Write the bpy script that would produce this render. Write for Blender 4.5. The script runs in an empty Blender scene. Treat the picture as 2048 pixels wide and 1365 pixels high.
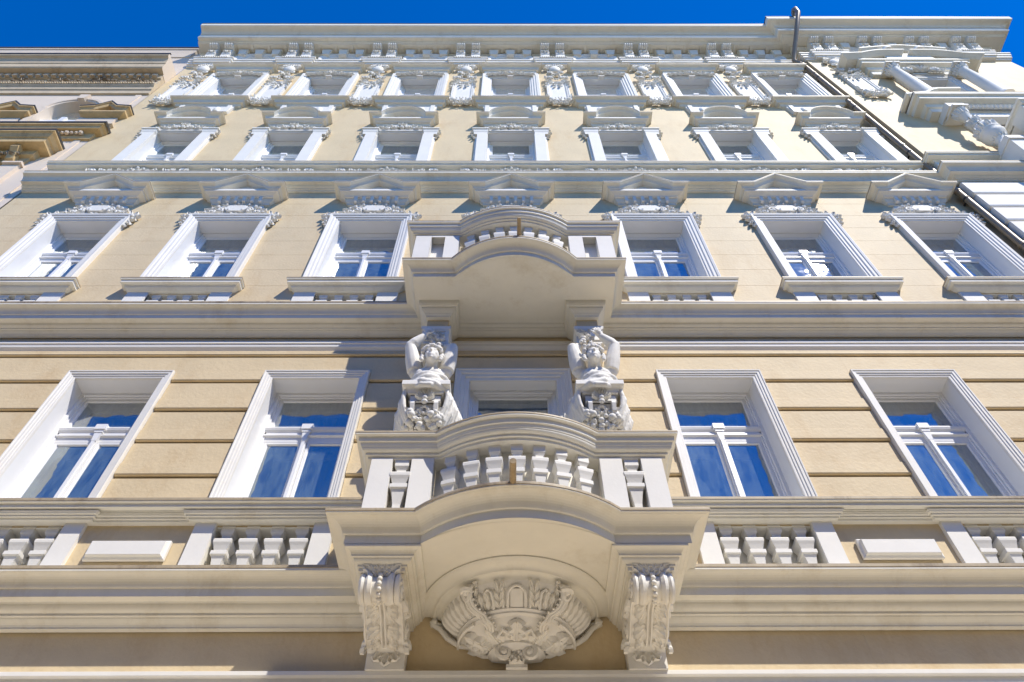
import bpy, bmesh, math, random
from mathutils import Vector, Matrix

random.seed(11)
pi, sin, cos = math.pi, math.sin, math.cos
SC = bpy.context.scene
COL = SC.collection

# ------------------------------------------------------------------ camera
CAM_P = (-0.03, -5.5, 1.6)
PITCH, YAW, ROLL = math.radians(53.6), math.radians(0.43), math.radians(-0.40)
fw = Vector((sin(YAW) * cos(PITCH), cos(YAW) * cos(PITCH), sin(PITCH)))
rt = Vector((cos(YAW), -sin(YAW), 0)); up = rt.cross(fw)
r2 = cos(ROLL) * rt + sin(ROLL) * up; u2 = -sin(ROLL) * rt + cos(ROLL) * up
cd = bpy.data.cameras.new('camera'); cam = bpy.data.objects.new('camera', cd); COL.objects.link(cam)
cam.matrix_world = Matrix(((r2.x, u2.x, -fw.x, CAM_P[0]), (r2.y, u2.y, -fw.y, CAM_P[1]), (r2.z, u2.z, -fw.z, CAM_P[2]), (0, 0, 0, 1)))
cd.sensor_width = 36; cd.lens = 1405 / 2048 * 36; cd.clip_end = 3000; cd.clip_start = 0.05
SC.camera = cam

# ------------------------------------------------------------------ light
SUN_A, SUN_B = 0.84, 1.66                       # a shadow moves this far left / down per metre of projection
sdir = Vector((SUN_A, -1, SUN_B)).normalized()
w = bpy.data.worlds.new('World'); SC.world = w; w.use_nodes = True
nt = w.node_tree; bg = nt.nodes['Background']
sk = nt.nodes.new('ShaderNodeTexSky'); sk.sky_type = 'NISHITA'; sk.sun_disc = False
sk.sun_elevation = math.asin(sdir.z); sk.sun_rotation = math.atan2(sdir.x, sdir.y)
sk.altitude = 300; sk.air_density = 1.0; sk.dust_density = 0.15; sk.ozone_density = 4.0
hs = nt.nodes.new('ShaderNodeHueSaturation'); hs.inputs['Saturation'].default_value = 1.75; hs.inputs['Hue'].default_value = 0.514; hs.inputs['Value'].default_value = 1.12
nt.links.new(sk.outputs[0], hs.inputs['Color']); nt.links.new(hs.outputs[0], bg.inputs[0]); bg.inputs[1].default_value = 0.15
sl = bpy.data.lights.new('sun', 'SUN'); so = bpy.data.objects.new('sun', sl); COL.objects.link(so)
sl.energy = 4.2; sl.angle = math.radians(0.5); sl.color = (1.0, 0.94, 0.84)
so.rotation_euler = sdir.to_track_quat('Z', 'Y').to_euler(); so.location = sdir * 60
SC.view_settings.view_transform = 'Standard'; SC.view_settings.look = 'None'; SC.view_settings.gamma = 1
SC.view_settings.use_curve_mapping = False; SC.view_settings.exposure = 0.40
SC.cycles.max_bounces = 8; SC.cycles.diffuse_bounces = 5; SC.cycles.glossy_bounces = 3; SC.cycles.transparent_max_bounces = 8

# ------------------------------------------------------------------ materials
def mat(name, col, rough=0.65, var=0.06, scale=3.0, bump=0.0, bscale=60, metal=0.0, stain=None, spec=0.3, bevel=0.0):
    m = bpy.data.materials.new(name); m.use_nodes = True
    n = m.node_tree.nodes; l = m.node_tree.links; b = n['Principled BSDF']
    b.inputs['Roughness'].default_value = rough; b.inputs['Metallic'].default_value = metal
    b.inputs['Specular IOR Level'].default_value = spec
    tc = n.new('ShaderNodeTexCoord')
    nz = n.new('ShaderNodeTexNoise'); nz.inputs['Scale'].default_value = scale; nz.inputs['Detail'].default_value = 8; nz.inputs['Roughness'].default_value = 0.65
    l.new(tc.outputs['Object'], nz.inputs['Vector'])
    cr = n.new('ShaderNodeValToRGB'); cr.color_ramp.elements[0].position = 0.3; cr.color_ramp.elements[1].position = 0.7
    cr.color_ramp.elements[0].color = [c * (1 - var) for c in col] + [1]; cr.color_ramp.elements[1].color = [min(1, c * (1 + var * .6)) for c in col] + [1]
    l.new(nz.outputs['Fac'], cr.inputs[0]); out = cr.outputs[0]
    if stain:
        scol, amt, thr = stain
        n2 = n.new('ShaderNodeTexNoise'); n2.inputs['Scale'].default_value = 1.7; n2.inputs['Detail'].default_value = 10; n2.inputs['Roughness'].default_value = 0.75
        mp = n.new('ShaderNodeMapping'); mp.inputs['Scale'].default_value = (1.0, 1.0, 0.45); l.new(tc.outputs['Object'], mp.inputs[0]); l.new(mp.outputs[0], n2.inputs['Vector'])
        c2 = n.new('ShaderNodeValToRGB'); c2.color_ramp.elements[0].position = thr; c2.color_ramp.elements[1].position = min(1, thr + .16)
        c2.color_ramp.elements[0].color = (0, 0, 0, 1); c2.color_ramp.elements[1].color = (amt, amt, amt, 1)
        l.new(n2.outputs['Fac'], c2.inputs[0])
        mx = n.new('ShaderNodeMix'); mx.data_type = 'RGBA'; l.new(c2.outputs[0], mx.inputs[0]); l.new(out, mx.inputs[6]); mx.inputs[7].default_value = list(scol) + [1]
        out = mx.outputs[2]
    l.new(out, b.inputs['Base Color'])
    nrm = None
    if bevel:
        bv = n.new('ShaderNodeBevel'); bv.samples = 3; bv.inputs['Radius'].default_value = bevel; nrm = bv.outputs[0]
    if bump:
        n3 = n.new('ShaderNodeTexNoise'); n3.inputs['Scale'].default_value = bscale; n3.inputs['Detail'].default_value = 5; l.new(tc.outputs['Object'], n3.inputs['Vector'])
        bp = n.new('ShaderNodeBump'); bp.inputs['Strength'].default_value = bump; bp.inputs['Distance'].default_value = 0.01
        l.new(n3.outputs['Fac'], bp.inputs['Height'])
        if nrm: l.new(nrm, bp.inputs['Normal'])
        nrm = bp.outputs[0]
    if nrm: l.new(nrm, b.inputs['Normal'])
    return m

WHITE = mat('white_paint', (0.80, 0.775, 0.715), var=0.05, bump=0.10, bscale=45, stain=((0.62, 0.56, 0.45), 0.22, 0.56), bevel=0.006)
CREAM = mat('cream_trim', (0.78, 0.75, 0.655), var=0.05, bump=0.16, bscale=32, stain=((0.52, 0.44, 0.30), 0.42, 0.53), bevel=0.007)
BEIGE = mat('beige_plaster', (0.69, 0.555, 0.345), var=0.09, scale=1.3, bump=0.40, bscale=26, stain=((0.56, 0.40, 0.21), 0.5, 0.50), bevel=0.005)
CARVED = mat('carved_stucco', (0.80, 0.775, 0.71), var=0.05, scale=9, bump=0.25, bscale=55, stain=((0.55, 0.47, 0.35), 0.35, 0.52))
JOIN = mat('window_paint', (0.82, 0.815, 0.80), rough=0.35, var=0.02, bump=0.03, spec=0.5)
FLASH = mat('painted_flashing', (0.44, 0.36, 0.24), rough=0.5, var=0.2, scale=6, stain=((0.11, 0.07, 0.04), 0.85, 0.52))
DARKMETAL = mat('dark_roof_metal', (0.05, 0.045, 0.04), rough=0.5, var=0.3)
PIPE = mat('brown_pipe_paint', (0.26, 0.20, 0.13), rough=0.4, var=0.12, spec=0.5, metal=0.2)
SPOUT = mat('rusty_spout', (0.40, 0.30, 0.18), rough=0.7, var=0.3, scale=12, bump=0.3)
DARK = mat('pale_room', (0.74, 0.76, 0.76), rough=0.9)
NPLASTER = mat('neighbour_plaster', (0.72, 0.61, 0.49), var=0.05, scale=1.5, bump=0.3, stain=((0.55, 0.42, 0.32), 0.35, 0.55))
NOCHRE = mat('neighbour_ochre', (0.60, 0.435, 0.22), var=0.2, scale=5, bump=0.3, stain=((0.20, 0.125, 0.06), 0.7, 0.55))
NSTONE = mat('weathered_ornament', (0.33, 0.255, 0.17), var=0.35, scale=9, bump=0.5, stain=((0.09, 0.065, 0.045), 0.7, 0.50))
NCREAM = mat('neighbour_trim', (0.60, 0.49, 0.34), var=0.12, scale=4, bump=0.25, stain=((0.26, 0.18, 0.10), 0.6, 0.55))
CLOTH = mat('curtain_cloth', (0.74, 0.77, 0.80), rough=0.9, var=0.05)
PAVE = mat('pale_paving', (0.68, 0.60, 0.465), rough=0.9, var=0.12, scale=1.5, bump=0.3)
ASPH = mat('dark_setts', (0.16, 0.145, 0.12), rough=0.9, var=0.15, scale=0.8, bump=0.3)  # street surface, its own dark base tone

def glassmat():
    m = bpy.data.materials.new('window_glass'); m.use_nodes = True
    n = m.node_tree.nodes; l = m.node_tree.links; n.remove(n['Principled BSDF'])
    tr = n.new('ShaderNodeBsdfTransparent'); tr.inputs[0].default_value = (0.84, 0.90, 0.92, 1)
    gl = n.new('ShaderNodeBsdfGlossy'); gl.inputs['Roughness'].default_value = 0.015; gl.inputs[0].default_value = (0.95, 0.98, 1, 1)
    tc = n.new('ShaderNodeTexCoord'); nz = n.new('ShaderNodeTexNoise'); nz.inputs['Scale'].default_value = 3.0; l.new(tc.outputs['Object'], nz.inputs[0])
    bp = n.new('ShaderNodeBump'); bp.inputs['Strength'].default_value = 0.12; bp.inputs['Distance'].default_value = 0.06; l.new(nz.outputs['Fac'], bp.inputs['Height']); l.new(bp.outputs[0], gl.inputs['Normal'])
    fr = n.new('ShaderNodeFresnel'); fr.inputs[0].default_value = 2.1
    ad = n.new('ShaderNodeMath'); ad.operation = 'MULTIPLY_ADD'; ad.inputs[1].default_value = 1.0; ad.inputs[2].default_value = 0.18; ad.use_clamp = True
    l.new(fr.outputs[0], ad.inputs[0])
    mx = n.new('ShaderNodeMixShader'); l.new(ad.outputs[0], mx.inputs[0]); l.new(tr.outputs[0], mx.inputs[1]); l.new(gl.outputs[0], mx.inputs[2])
    df = n.new('ShaderNodeBsdfDiffuse'); df.inputs[0].default_value = (0.60, 0.80, 0.84, 1)      # film of dust and wiping marks
    mp = n.new('ShaderNodeMapping'); mp.inputs['Scale'].default_value = (5, 5, 1.3); mp.inputs['Rotation'].default_value = (0, .5, 0); l.new(tc.outputs['Object'], mp.inputs[0])
    nd = n.new('ShaderNodeTexNoise'); nd.inputs['Scale'].default_value = 2.5; nd.inputs['Detail'].default_value = 9; nd.inputs['Roughness'].default_value = .72; l.new(mp.outputs[0], nd.inputs[0])
    rr = n.new('ShaderNodeMapRange'); rr.inputs[1].default_value = .35; rr.inputs[2].default_value = .75; rr.inputs[3].default_value = .04; rr.inputs[4].default_value = .22; l.new(nd.outputs['Fac'], rr.inputs[0])
    m2 = n.new('ShaderNodeMixShader'); l.new(rr.outputs[0], m2.inputs[0]); l.new(mx.outputs[0], m2.inputs[1]); l.new(df.outputs[0], m2.inputs[2])
    l.new(m2.outputs[0], n['Material Output'].inputs[0])
    return m
GLASS = glassmat()

# ------------------------------------------------------------------ mesh building, in (x, p, z): p = metres out of the facade towards the street
def lerp(a, b, t): return a + (b - a) * t

class MB:
    def __init__(s): s.v = []; s.f = []
    def add(s, vs, fs):
        o = len(s.v); s.v += [tuple(q) for q in vs]; s.f += [tuple(i + o for i in q) for q in fs]; return s
    def box(s, x0, x1, p0, p1, z0, z1):
        return s.add([(x0, p0, z0), (x1, p0, z0), (x1, p1, z0), (x0, p1, z0), (x0, p0, z1), (x1, p0, z1), (x1, p1, z1), (x0, p1, z1)],
                     [(0, 1, 2, 3), (4, 5, 6, 7), (0, 1, 5, 4), (1, 2, 6, 5), (2, 3, 7, 6), (3, 0, 4, 7)])
    def frustum(s, cx, cp, z0, a0, b0, z1, a1, b1):
        v = [(cx + i * a, cp + j * b, z) for z, a, b in ((z0, a0, b0), (z1, a1, b1)) for i, j in ((-1, -1), (1, -1), (1, 1), (-1, 1))]
        return s.add(v, [(0, 1, 2, 3), (4, 5, 6, 7), (0, 1, 5, 4), (1, 2, 6, 5), (2, 3, 7, 6), (3, 0, 4, 7)])
    def sqlathe(s, cx, cp, prof, dz=0, asp=1.0):           # square-section turned piece: prof (half width, z)
        n = len(prof); v = []
        for a, z in prof: v += [(cx - a, cp - a * asp, z + dz), (cx + a, cp - a * asp, z + dz), (cx + a, cp + a * asp, z + dz), (cx - a, cp + a * asp, z + dz)]
        f = [(4 * k + i, 4 * k + (i + 1) % 4, 4 * k + 4 + (i + 1) % 4, 4 * k + 4 + i) for k in range(n - 1) for i in range(4)]
        return s.add(v, f + [(0, 1, 2, 3), tuple(4 * n - 4 + i for i in range(4))])
    def lathe(s, cx, cp, prof, n=20, a0=0.0, a1=2 * pi, rib=None):
        full = abs(a1 - a0 - 2 * pi) < 1e-6; m = n if full else n + 1; v = []
        for r, z in prof:
            for k in range(m):
                a = a0 + (a1 - a0) * k / n; rr = r * (rib(a, z) if rib else 1); v.append((cx + rr * cos(a), cp + rr * sin(a), z))
        f = []
        for j in range(len(prof) - 1):
            for k in range(n):
                q = (k + 1) % m; f.append((j * m + k, j * m + q, (j + 1) * m + q, (j + 1) * m + k))
        if full: f += [tuple(range(m)), tuple((len(prof) - 1) * m + k for k in range(m))]
        return s.add(v, f)
    def ball(s, x, p, z, rx, rp=None, rz=None, n=8, m=5):
        rp = rx if rp is None else rp; rz = rx if rz is None else rz; v = [(x, p, z + rz)]
        for j in range(1, m):
            t = pi * j / m
            for k in range(n): a = 2 * pi * k / n; v.append((x + rx * sin(t) * cos(a), p + rp * sin(t) * sin(a), z + rz * cos(t)))
        v.append((x, p, z - rz)); L = len(v) - 1
        f = [(0, 1 + k, 1 + (k + 1) % n) for k in range(n)] + [(L, L - n + k, L - n + (k + 1) % n) for k in range(n)]
        for j in range(m - 2):
            for k in range(n): f.append((1 + j * n + k, 1 + j * n + (k + 1) % n, 1 + (j + 1) * n + (k + 1) % n, 1 + (j + 1) * n + k))
        return s.add(v, f)
    def tube(s, pts, rad, n=6, flat=1.0):
        pts = [Vector(q) for q in pts]; N = len(pts); R = rad if hasattr(rad, '__len__') else [rad] * N; v = []; u = None
        for i, q in enumerate(pts):
            d = (pts[min(i + 1, N - 1)] - pts[max(i - 1, 0)])
            if d.length < 1e-9: d = Vector((0, 0, 1))
            d.normalize()
            if u is None: u = d.orthogonal().normalized()
            u = (u - d * u.dot(d)); u = u.normalized() if u.length > 1e-6 else d.orthogonal().normalized(); w_ = d.cross(u)
            for k in range(n): a = 2 * pi * k / n; v.append(q + (u * cos(a) + w_ * sin(a) * flat) * R[i])
        f = [(i * n + k, i * n + (k + 1) % n, (i + 1) * n + (k + 1) % n, (i + 1) * n + k) for i in range(N - 1) for k in range(n)]
        return s.add(v, f + [tuple(range(n)), tuple((N - 1) * n + k for k in range(n))])
    def prism(s, poly, axis, c0, c1):                      # poly in the other two coords (order x,p,z minus axis)
        def P(a, b, c): return (c, a, b) if axis == 'x' else (a, c, b) if axis == 'p' else (a, b, c)
        n = len(poly); v = [P(a, b, c0) for a, b in poly] + [P(a, b, c1) for a, b in poly]
        return s.add(v, [tuple(range(n)), tuple(range(n, 2 * n))] + [(i, (i + 1) % n, n + (i + 1) % n, n + i) for i in range(n)])
    def sweep(s, path, prof, caps=False, ends=False):      # path (x, p[, dz]); prof (outward offset, z)
        P = [(q[0], q[1], q[2] if len(q) > 2 else 0) for q in path]; N = len(P); M = []
        for i in range(N):
            def nr(a, b):
                dx, dp = b[0] - a[0], b[1] - a[1]; L = math.hypot(dx, dp) or 1; return (-dp / L, dx / L)
            if i == 0: M.append(nr(P[0], P[1]))
            elif i == N - 1: M.append(nr(P[-2], P[-1]))
            else:
                n1, n2 = nr(P[i - 1], P[i]), nr(P[i], P[i + 1]); d = max(0.3, 1 + n1[0] * n2[0] + n1[1] * n2[1]); M.append(((n1[0] + n2[0]) / d, (n1[1] + n2[1]) / d))
        v = [(q[0] + m[0] * o, q[1] + m[1] * o, z + q[2]) for o, z in prof for q, m in zip(P, M)]; K = len(prof)
        f = [(j * N + i, j * N + i + 1, (j + 1) * N + i + 1, (j + 1) * N + i) for j in range(K - 1) for i in range(N - 1)]
        if caps: f += [tuple(range(N)), tuple((K - 1) * N + i for i in range(N))]
        if ends: f += [tuple(j * N for j in range(K)), tuple(j * N + N - 1 for j in range(K))]
        return s.add(v, f)
    def usweep(s, x0, x1, z0, z1, prof, bottom=False):     # moulded surround of an opening; prof (distance from the opening, p)
        pth = [(x0, z0), (x0, z1), (x1, z1), (x1, z0)]; dirs = [(-1, 0), (-1, 1), (1, 1), (1, 0)]; cl = False
        if bottom: dirs = [(-1, -1), (-1, 1), (1, 1), (1, -1)]; cl = True
        v = [(q[0] + d[0] * o, p, q[1] + d[1] * o) for o, p in prof for q, d in zip(pth, dirs)]; K = len(prof); N = 4
        f = [(j * N + i, j * N + (i + 1) % N, (j + 1) * N + (i + 1) % N, (j + 1) * N + i) for j in range(K - 1) for i in range(4 if cl else 3)]
        return s.add(v, f)
    def surf(s, fn, nu, nv):                               # open patch fn(u, v) -> (x, p, z)
        v = [fn(i / nu, j / nv) for j in range(nv + 1) for i in range(nu + 1)]
        return s.add(v, [(j * (nu + 1) + i, j * (nu + 1) + i + 1, (j + 1) * (nu + 1) + i + 1, (j + 1) * (nu + 1) + i) for j in range(nv) for i in range(nu)])
    # carved relief, mapped by mp(u, v, h) -> (x, p, z)
    def leaf(s, mp, u, v, ang, L, W, h=0.03, lobes=3, curl=0.5, bend=0.0, n=10):
        ca, sa = cos(ang), sin(ang); vs = []
        for i in range(n + 1):
            t = i / n; wd = W * (sin(pi * min(1, t * .93 + .07)) ** .6) * (1 + .30 * cos(lobes * 2 * pi * t + pi))
            lat = bend * L * t * t; hh = h * (0.5 + 0.7 * sin(pi * t * .9)) + curl * h * t ** 3 * 1.6
            for c, hc in ((-1, -.6), (-.55, .75), (0, .35), (.55, .75), (1, -.6)):
                a, b = t * L, c * wd + lat; vs.append(mp(u + ca * a - sa * b, v + sa * a + ca * b, hh * (hc if abs(c) < 1 else 0.15 - 0.5 * (1 - t))))
        return s.add(vs, [(i * 5 + k, i * 5 + k + 1, i * 5 + k + 6, i * 5 + k + 5) for i in range(n) for k in range(4)])
    def spiral(s, mp, u, v, R, turns, a0, sgn, r, h=0.02, n=18):
        pts = []; rad = []
        for i in range(n + 1):
            t = i / n; a = a0 + sgn * turns * 2 * pi * t; q = R * (1 - t) ** .8 + r * .4; pts.append(mp(u + q * cos(a), v + q * sin(a), h + .5 * r * t)); rad.append(r * (1 - .45 * t))
        s.tube(pts, rad, 5); q = Vector(mp(u, v, h + r * .4)); return s.ball(q.x, q.y, q.z, r * 1.25, n=6, m=4)
    def band(s, mp, pts, r, n=5): return s.tube([mp(*q) for q in pts], r, n)
    def knob(s, mp, u, v, r, h=0.0, n=7, m=4):
        q = mp(u, v, h); return s.ball(q[0], q[1], q[2], r, n=n, m=m)
    def rosette(s, mp, u, v, r, h=0.02, petals=5):
        for k in range(petals): s.leaf(mp, u, v, 2 * pi * k / petals + .3, r, r * .38, h, lobes=1, n=4)
        return s.knob(mp, u, v, r * .28, h)

def mirror(mb):
    o = MB(); o.v = list(mb.v) + [(-x, p, z) for x, p, z in mb.v]; n = len(mb.v); o.f = list(mb.f) + [tuple(i + n for i in q) for q in mb.f]; return o
def wallmap(x0=0, z0=0, p0=0): return lambda u, v, h: (x0 + u, p0 + h, z0 + v)

def curve(a, b, kind='cavetto', n=5):                      # profile points from a to b, b excluded
    out = []
    for i in range(n):
        t = i / n
        if kind == 'cavetto': out.append((lerp(a[0], b[0], sin(t * pi / 2)), lerp(a[1], b[1], 1 - cos(t * pi / 2))))
        elif kind == 'ovolo': out.append((lerp(a[0], b[0], 1 - cos(t * pi / 2)), lerp(a[1], b[1], sin(t * pi / 2))))
        else: out.append((lerp(a[0], b[0], (1 - cos(t * pi)) / 2), lerp(a[1], b[1], t)))
    return out

def mesh(name, mb, smooth=0.0):
    me = bpy.data.meshes.new(name); me.from_pydata([(x, -p, z) for x, p, z in mb.v], [], mb.f); me.validate()
    b = bmesh.new(); b.from_mesh(me); bmesh.ops.recalc_face_normals(b, faces=b.faces); b.to_mesh(me); b.free()
    if smooth:
        me.polygons.foreach_set('use_smooth', [True] * len(me.polygons)); me.set_sharp_from_angle(angle=math.radians(smooth))
    return me

def obj(name, mb, m, parent=None, at=(0, 0, 0), smooth=0.0, label=None):
    me = mb if isinstance(mb, bpy.types.Mesh) else mesh(name, mb, smooth)
    if not me.materials: me.materials.append(m)
    o = bpy.data.objects.new(name, me); COL.objects.link(o); o.parent = parent; o.location = (at[0], -at[1], at[2])
    if label: o['label'] = label
    return o
def thing(name, label, cat, at=(0, 0, 0), group=None):
    o = bpy.data.objects.new(name, None); COL.objects.link(o); o.location = (at[0], -at[1], at[2]); o['label'] = label; o['category'] = cat
    if group: o['group'] = group
    o.empty_display_size = .2; return o
def tag(o, label, cat, group=None):
    o['label'] = label; o['category'] = cat
    if group: o['group'] = group
    return o
def kids(o): return [c for c in CH.get(o.name, [])]
def copy(o, at=None, parent=None, deep=True):
    c = o.copy(); COL.objects.link(c)
    if parent is not None: c.parent = parent
    if at is not None: c.location = (at[0], -at[1], at[2])
    if deep:
        for q in [k for k in o.children]:
            d = q.copy(); COL.objects.link(d); d.parent = c
    return c
def remesh(name, mb, voxel, smooth_iter=2):
    me = mesh(name, mb); t = bpy.data.objects.new('temporary', me); COL.objects.link(t)
    md = t.modifiers.new('r', 'REMESH'); md.mode = 'VOXEL'; md.voxel_size = voxel; md.use_smooth_shade = True
    if smooth_iter: sm = t.modifiers.new('s', 'SMOOTH'); sm.iterations = smooth_iter; sm.factor = .5
    dg = bpy.context.evaluated_depsgraph_get(); dg.update(); ev = t.evaluated_get(dg); out = bpy.data.meshes.new_from_object(ev)
    bpy.data.objects.remove(t); out.polygons.foreach_set('use_smooth', [True] * len(out.polygons)); out.name = name; return out

# ------------------------------------------------------------------ ground
def structure(name, mb, m):
    o = obj(name, mb, m); o['kind'] = 'structure'; return o
structure('street', MB().box(-400, 400, 4.8, 500, -0.4, 0.0), ASPH)
structure('pavement', MB().box(-60, 60, -0.3, 4.8, -0.4, 0.13), PAVE)
structure('far_pavement', MB().box(-60, 60, 14.0, 17.0, -0.4, 0.13), PAVE)
b = MB()                                                    # row of houses over the street, unseen, added to cut the fill light
b.box(-70, 70, 17.4, 30, 0, 14.0).box(-70, 70, 16.9, 30, 14.0, 14.4).box(-70, 70, 17.2, 17.4, 4.6, 4.9)
for i in range(-23, 24):
    for z in (1.2, 5.0, 8.0, 11.2): b.box(i * 3 - .7, i * 3 + .7, 17.30, 17.4, z + 2.15, z + 2.4).box(i * 3 - .7, i * 3 + .7, 17.25, 17.4, z - .2, z)
structure('unseen_house_row', b, NSTONE)

# ------------------------------------------------------------------ the apartment building
BLD = thing('apartment_building', 'tall cream and white ornate apartment house filling most of the view', 'building')
def part(name, mb, m, smooth=0.0, label=None, at=(0, 0, 0)): return obj(name, mb, m, BLD, at, smooth, label)
W0, BAY = 0.02, 2.41
def BX(i): return W0 + BAY * i
XL, XR, XE, RP = -9.0, 8.25, 13.9, 0.20                    # left party line, corner of the projecting end bay, its far end, its projection
BAYS = range(-3, 4)

def wallgrid(xa, xb, za, zb, holes, p=0.0, depth=0.5):
    b = MB(); xs = sorted({xa, xb} | {h[0] for h in holes} | {h[1] for h in holes}); zs = sorted({za, zb} | {h[2] for h in holes} | {h[3] for h in holes})
    for i in range(len(xs) - 1):
        for j in range(len(zs) - 1):
            cx, cz = (xs[i] + xs[i + 1]) / 2, (zs[j] + zs[j + 1]) / 2
            if any(h[0] < cx < h[1] and h[2] < cz < h[3] for h in holes): continue
            b.add([(xs[i], p, zs[j]), (xs[i + 1], p, zs[j]), (xs[i + 1], p, zs[j + 1]), (xs[i], p, zs[j + 1])], [(0, 1, 2, 3)])
    return b
HW = 0.53
F1 = dict(z0=6.16, z1=8.26, tr=7.44, th=0.22); F2 = dict(z0=10.36, z1=12.49, tr=11.62, th=0.20)
F3 = dict(z0=14.70, z1=16.74, tr=15.80, th=0.18); F4 = dict(z0=18.66, z1=20.86, tr=19.92, th=0.16)
part('wall', wallgrid(XL, XE, 0.0, 9.3, [(BX(i) - .53, BX(i) + .53, 5.32 if i == 0 else F1['z0'], F1['z1']) for i in BAYS] + [(BX(i) - .475, BX(i) + .475, 5.34, 6.02) for i in BAYS if i], p=-0.012), BEIGE)
part('wall', wallgrid(XL, XR, 9.3, 13.7, [(BX(i) - HW, BX(i) + HW, F2['z0'] if i else 9.50, F2['z1']) for i in BAYS] + [(BX(i) - .44, BX(i) + .46, 9.5, 10.20) for i in BAYS if i], p=-0.003), BEIGE)
part('wall', wallgrid(XL, XR, 13.7, 17.9, [(BX(i) - .505, BX(i) + .505, F3['z0'], F3['z1']) for i in BAYS]), BEIGE)
part('wall', wallgrid(XL, XR, 17.9, 23.67, [(BX(i) - .50, BX(i) + .50, F4['z0'], F4['z1']) for i in BAYS]), BEIGE)
b = MB().box(XL, XR, -14, -1.6, 0, 23.6); part('building_core', b, DARK)
b = MB()
for z in (5.2, 9.35, 13.8, 18.0): b.box(XL + .02, XR, -1.6, -0.5, z, z + .15)
part('storey_floor', b, DARK)
part('side_wall', MB().box(XL - .02, XL, -14, -0.0, 14, 23.68), BEIGE)

def ends(x0, x1, p0=0.0): return [(x0, p0 - .06), (x0, p0), (x1, p0), (x1, p0 - .06)]
LONG = [(XL, 0), (XR, 0), (XR, RP), (XE, RP), (XE, -3)]
STRAIGHT = [(XL - 1, 0), (XE, 0)]

def flash(name, path, o, z, m=FLASH, parent=None, h=0.022):
    return obj(name, MB().sweep(path, [(o - .05, z + h), (o + .006, z + h * .8), (o + .006, z - h * .5), (o - .004, z - h * .5)]), m, parent or BLD)

# ground-floor string under the frieze
part('string_course', MB().sweep(STRAIGHT, [(0, 4.545), (.10, 4.53), (.10, 4.495), (.065, 4.49), (.065, 4.455)] + curve((.065, 4.455), (.12, 4.40), 'ovolo', 4) + [(.12, 4.36), (.05, 4.35), (.05, 4.2), (0, 4.2)]), WHITE)
# cornice over the ground floor
PA = [(0, 5.33), (.355, 5.315), (.37, 5.30), (.37, 5.268), (.352, 5.262)] + curve((.35, 5.262), (.27, 5.185), 'cavetto', 6) + [(.268, 5.185), (.262, 5.175), (.25, 5.175), (.25, 5.100), (.18, 5.098), (.172, 5.088)] + curve((.17, 5.086), (.125, 5.03), 'ovolo', 5) + [(.12, 5.025), (.12, 5.005), (.105, 5.003)] + curve((.10, 5.0), (.05, 4.95), 'cyma', 5) + [(.045, 4.945), (.045, 4.93), (0, 4.925)]
part('cornice', MB().sweep([(XL - 1, 0), (-1.02, 0)], PA), CREAM); part('cornice', MB().sweep([(1.08, 0), (XE, 0)], PA), CREAM)
for a_, b_ in ((XL - 1, -1.46), (1.55, XE)): flash('cornice_flashing', [(a_, 0), (b_, 0)], .37, 5.302)
# parapet zone: backing, sill course breaking forward over the balustrades
def bal_span(i): return (BX(i) - .66 - .19, BX(i) + .66 + .19)
PB = [(0, 6.185), (.235, 6.172), (.24, 6.165), (.24, 6.142), (.205, 6.138), (.205, 6.10), (.14, 6.096), (.135, 6.078)] + curve((.13, 6.078), (.105, 6.05), 'ovolo', 4) + [(.10, 6.05), (.10, 6.03), (.07, 6.028), (.065, 6.01), (0, 6.005)]
PB = [(o * .8, z + .04) for o, z in PB]
path = [(XL - 1, 0)]
for i in BAYS:
    if i == 0: continue
    a_, b_ = BX(i) - .70, BX(i) + .70; path += [(a_, 0), (a_, .04), (b_, .04), (b_, 0)]
path.append((XE, 0))
lp = [q for q in path if q[0] < -1.2]; lp = lp + [(-1.22, lp[-1][1])] if lp[-1][0] < -1.2 else lp; rp_ = [(1.26, .0)] + [q for q in path if q[0] > 1.3]
pbu = [(o, z) for o, z in PB[:7]]; 
for pp in ([(XL - 1, .0), (-1.22, .0)], [(1.26, .0), (XE, .0)]): part('sill_course', MB().sweep(pp, PB[:6] + [(.11, 6.136), (.11, 6.125), (0, 6.125)]), CREAM); flash('sill_flashing', pp, .192, 6.206)
for pp in (lp, rp_): part('sill_moulding', MB().sweep(pp, [(.0, 6.124), (.10, 6.122), (.095, 6.11)] + curve((.09, 6.108), (.07, 6.09), 'ovolo', 4) + [(.066, 6.09), (.066, 6.075), (.045, 6.073), (.04, 6.053), (0, 6.05), (-.06, 6.05)]), CREAM)

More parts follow.
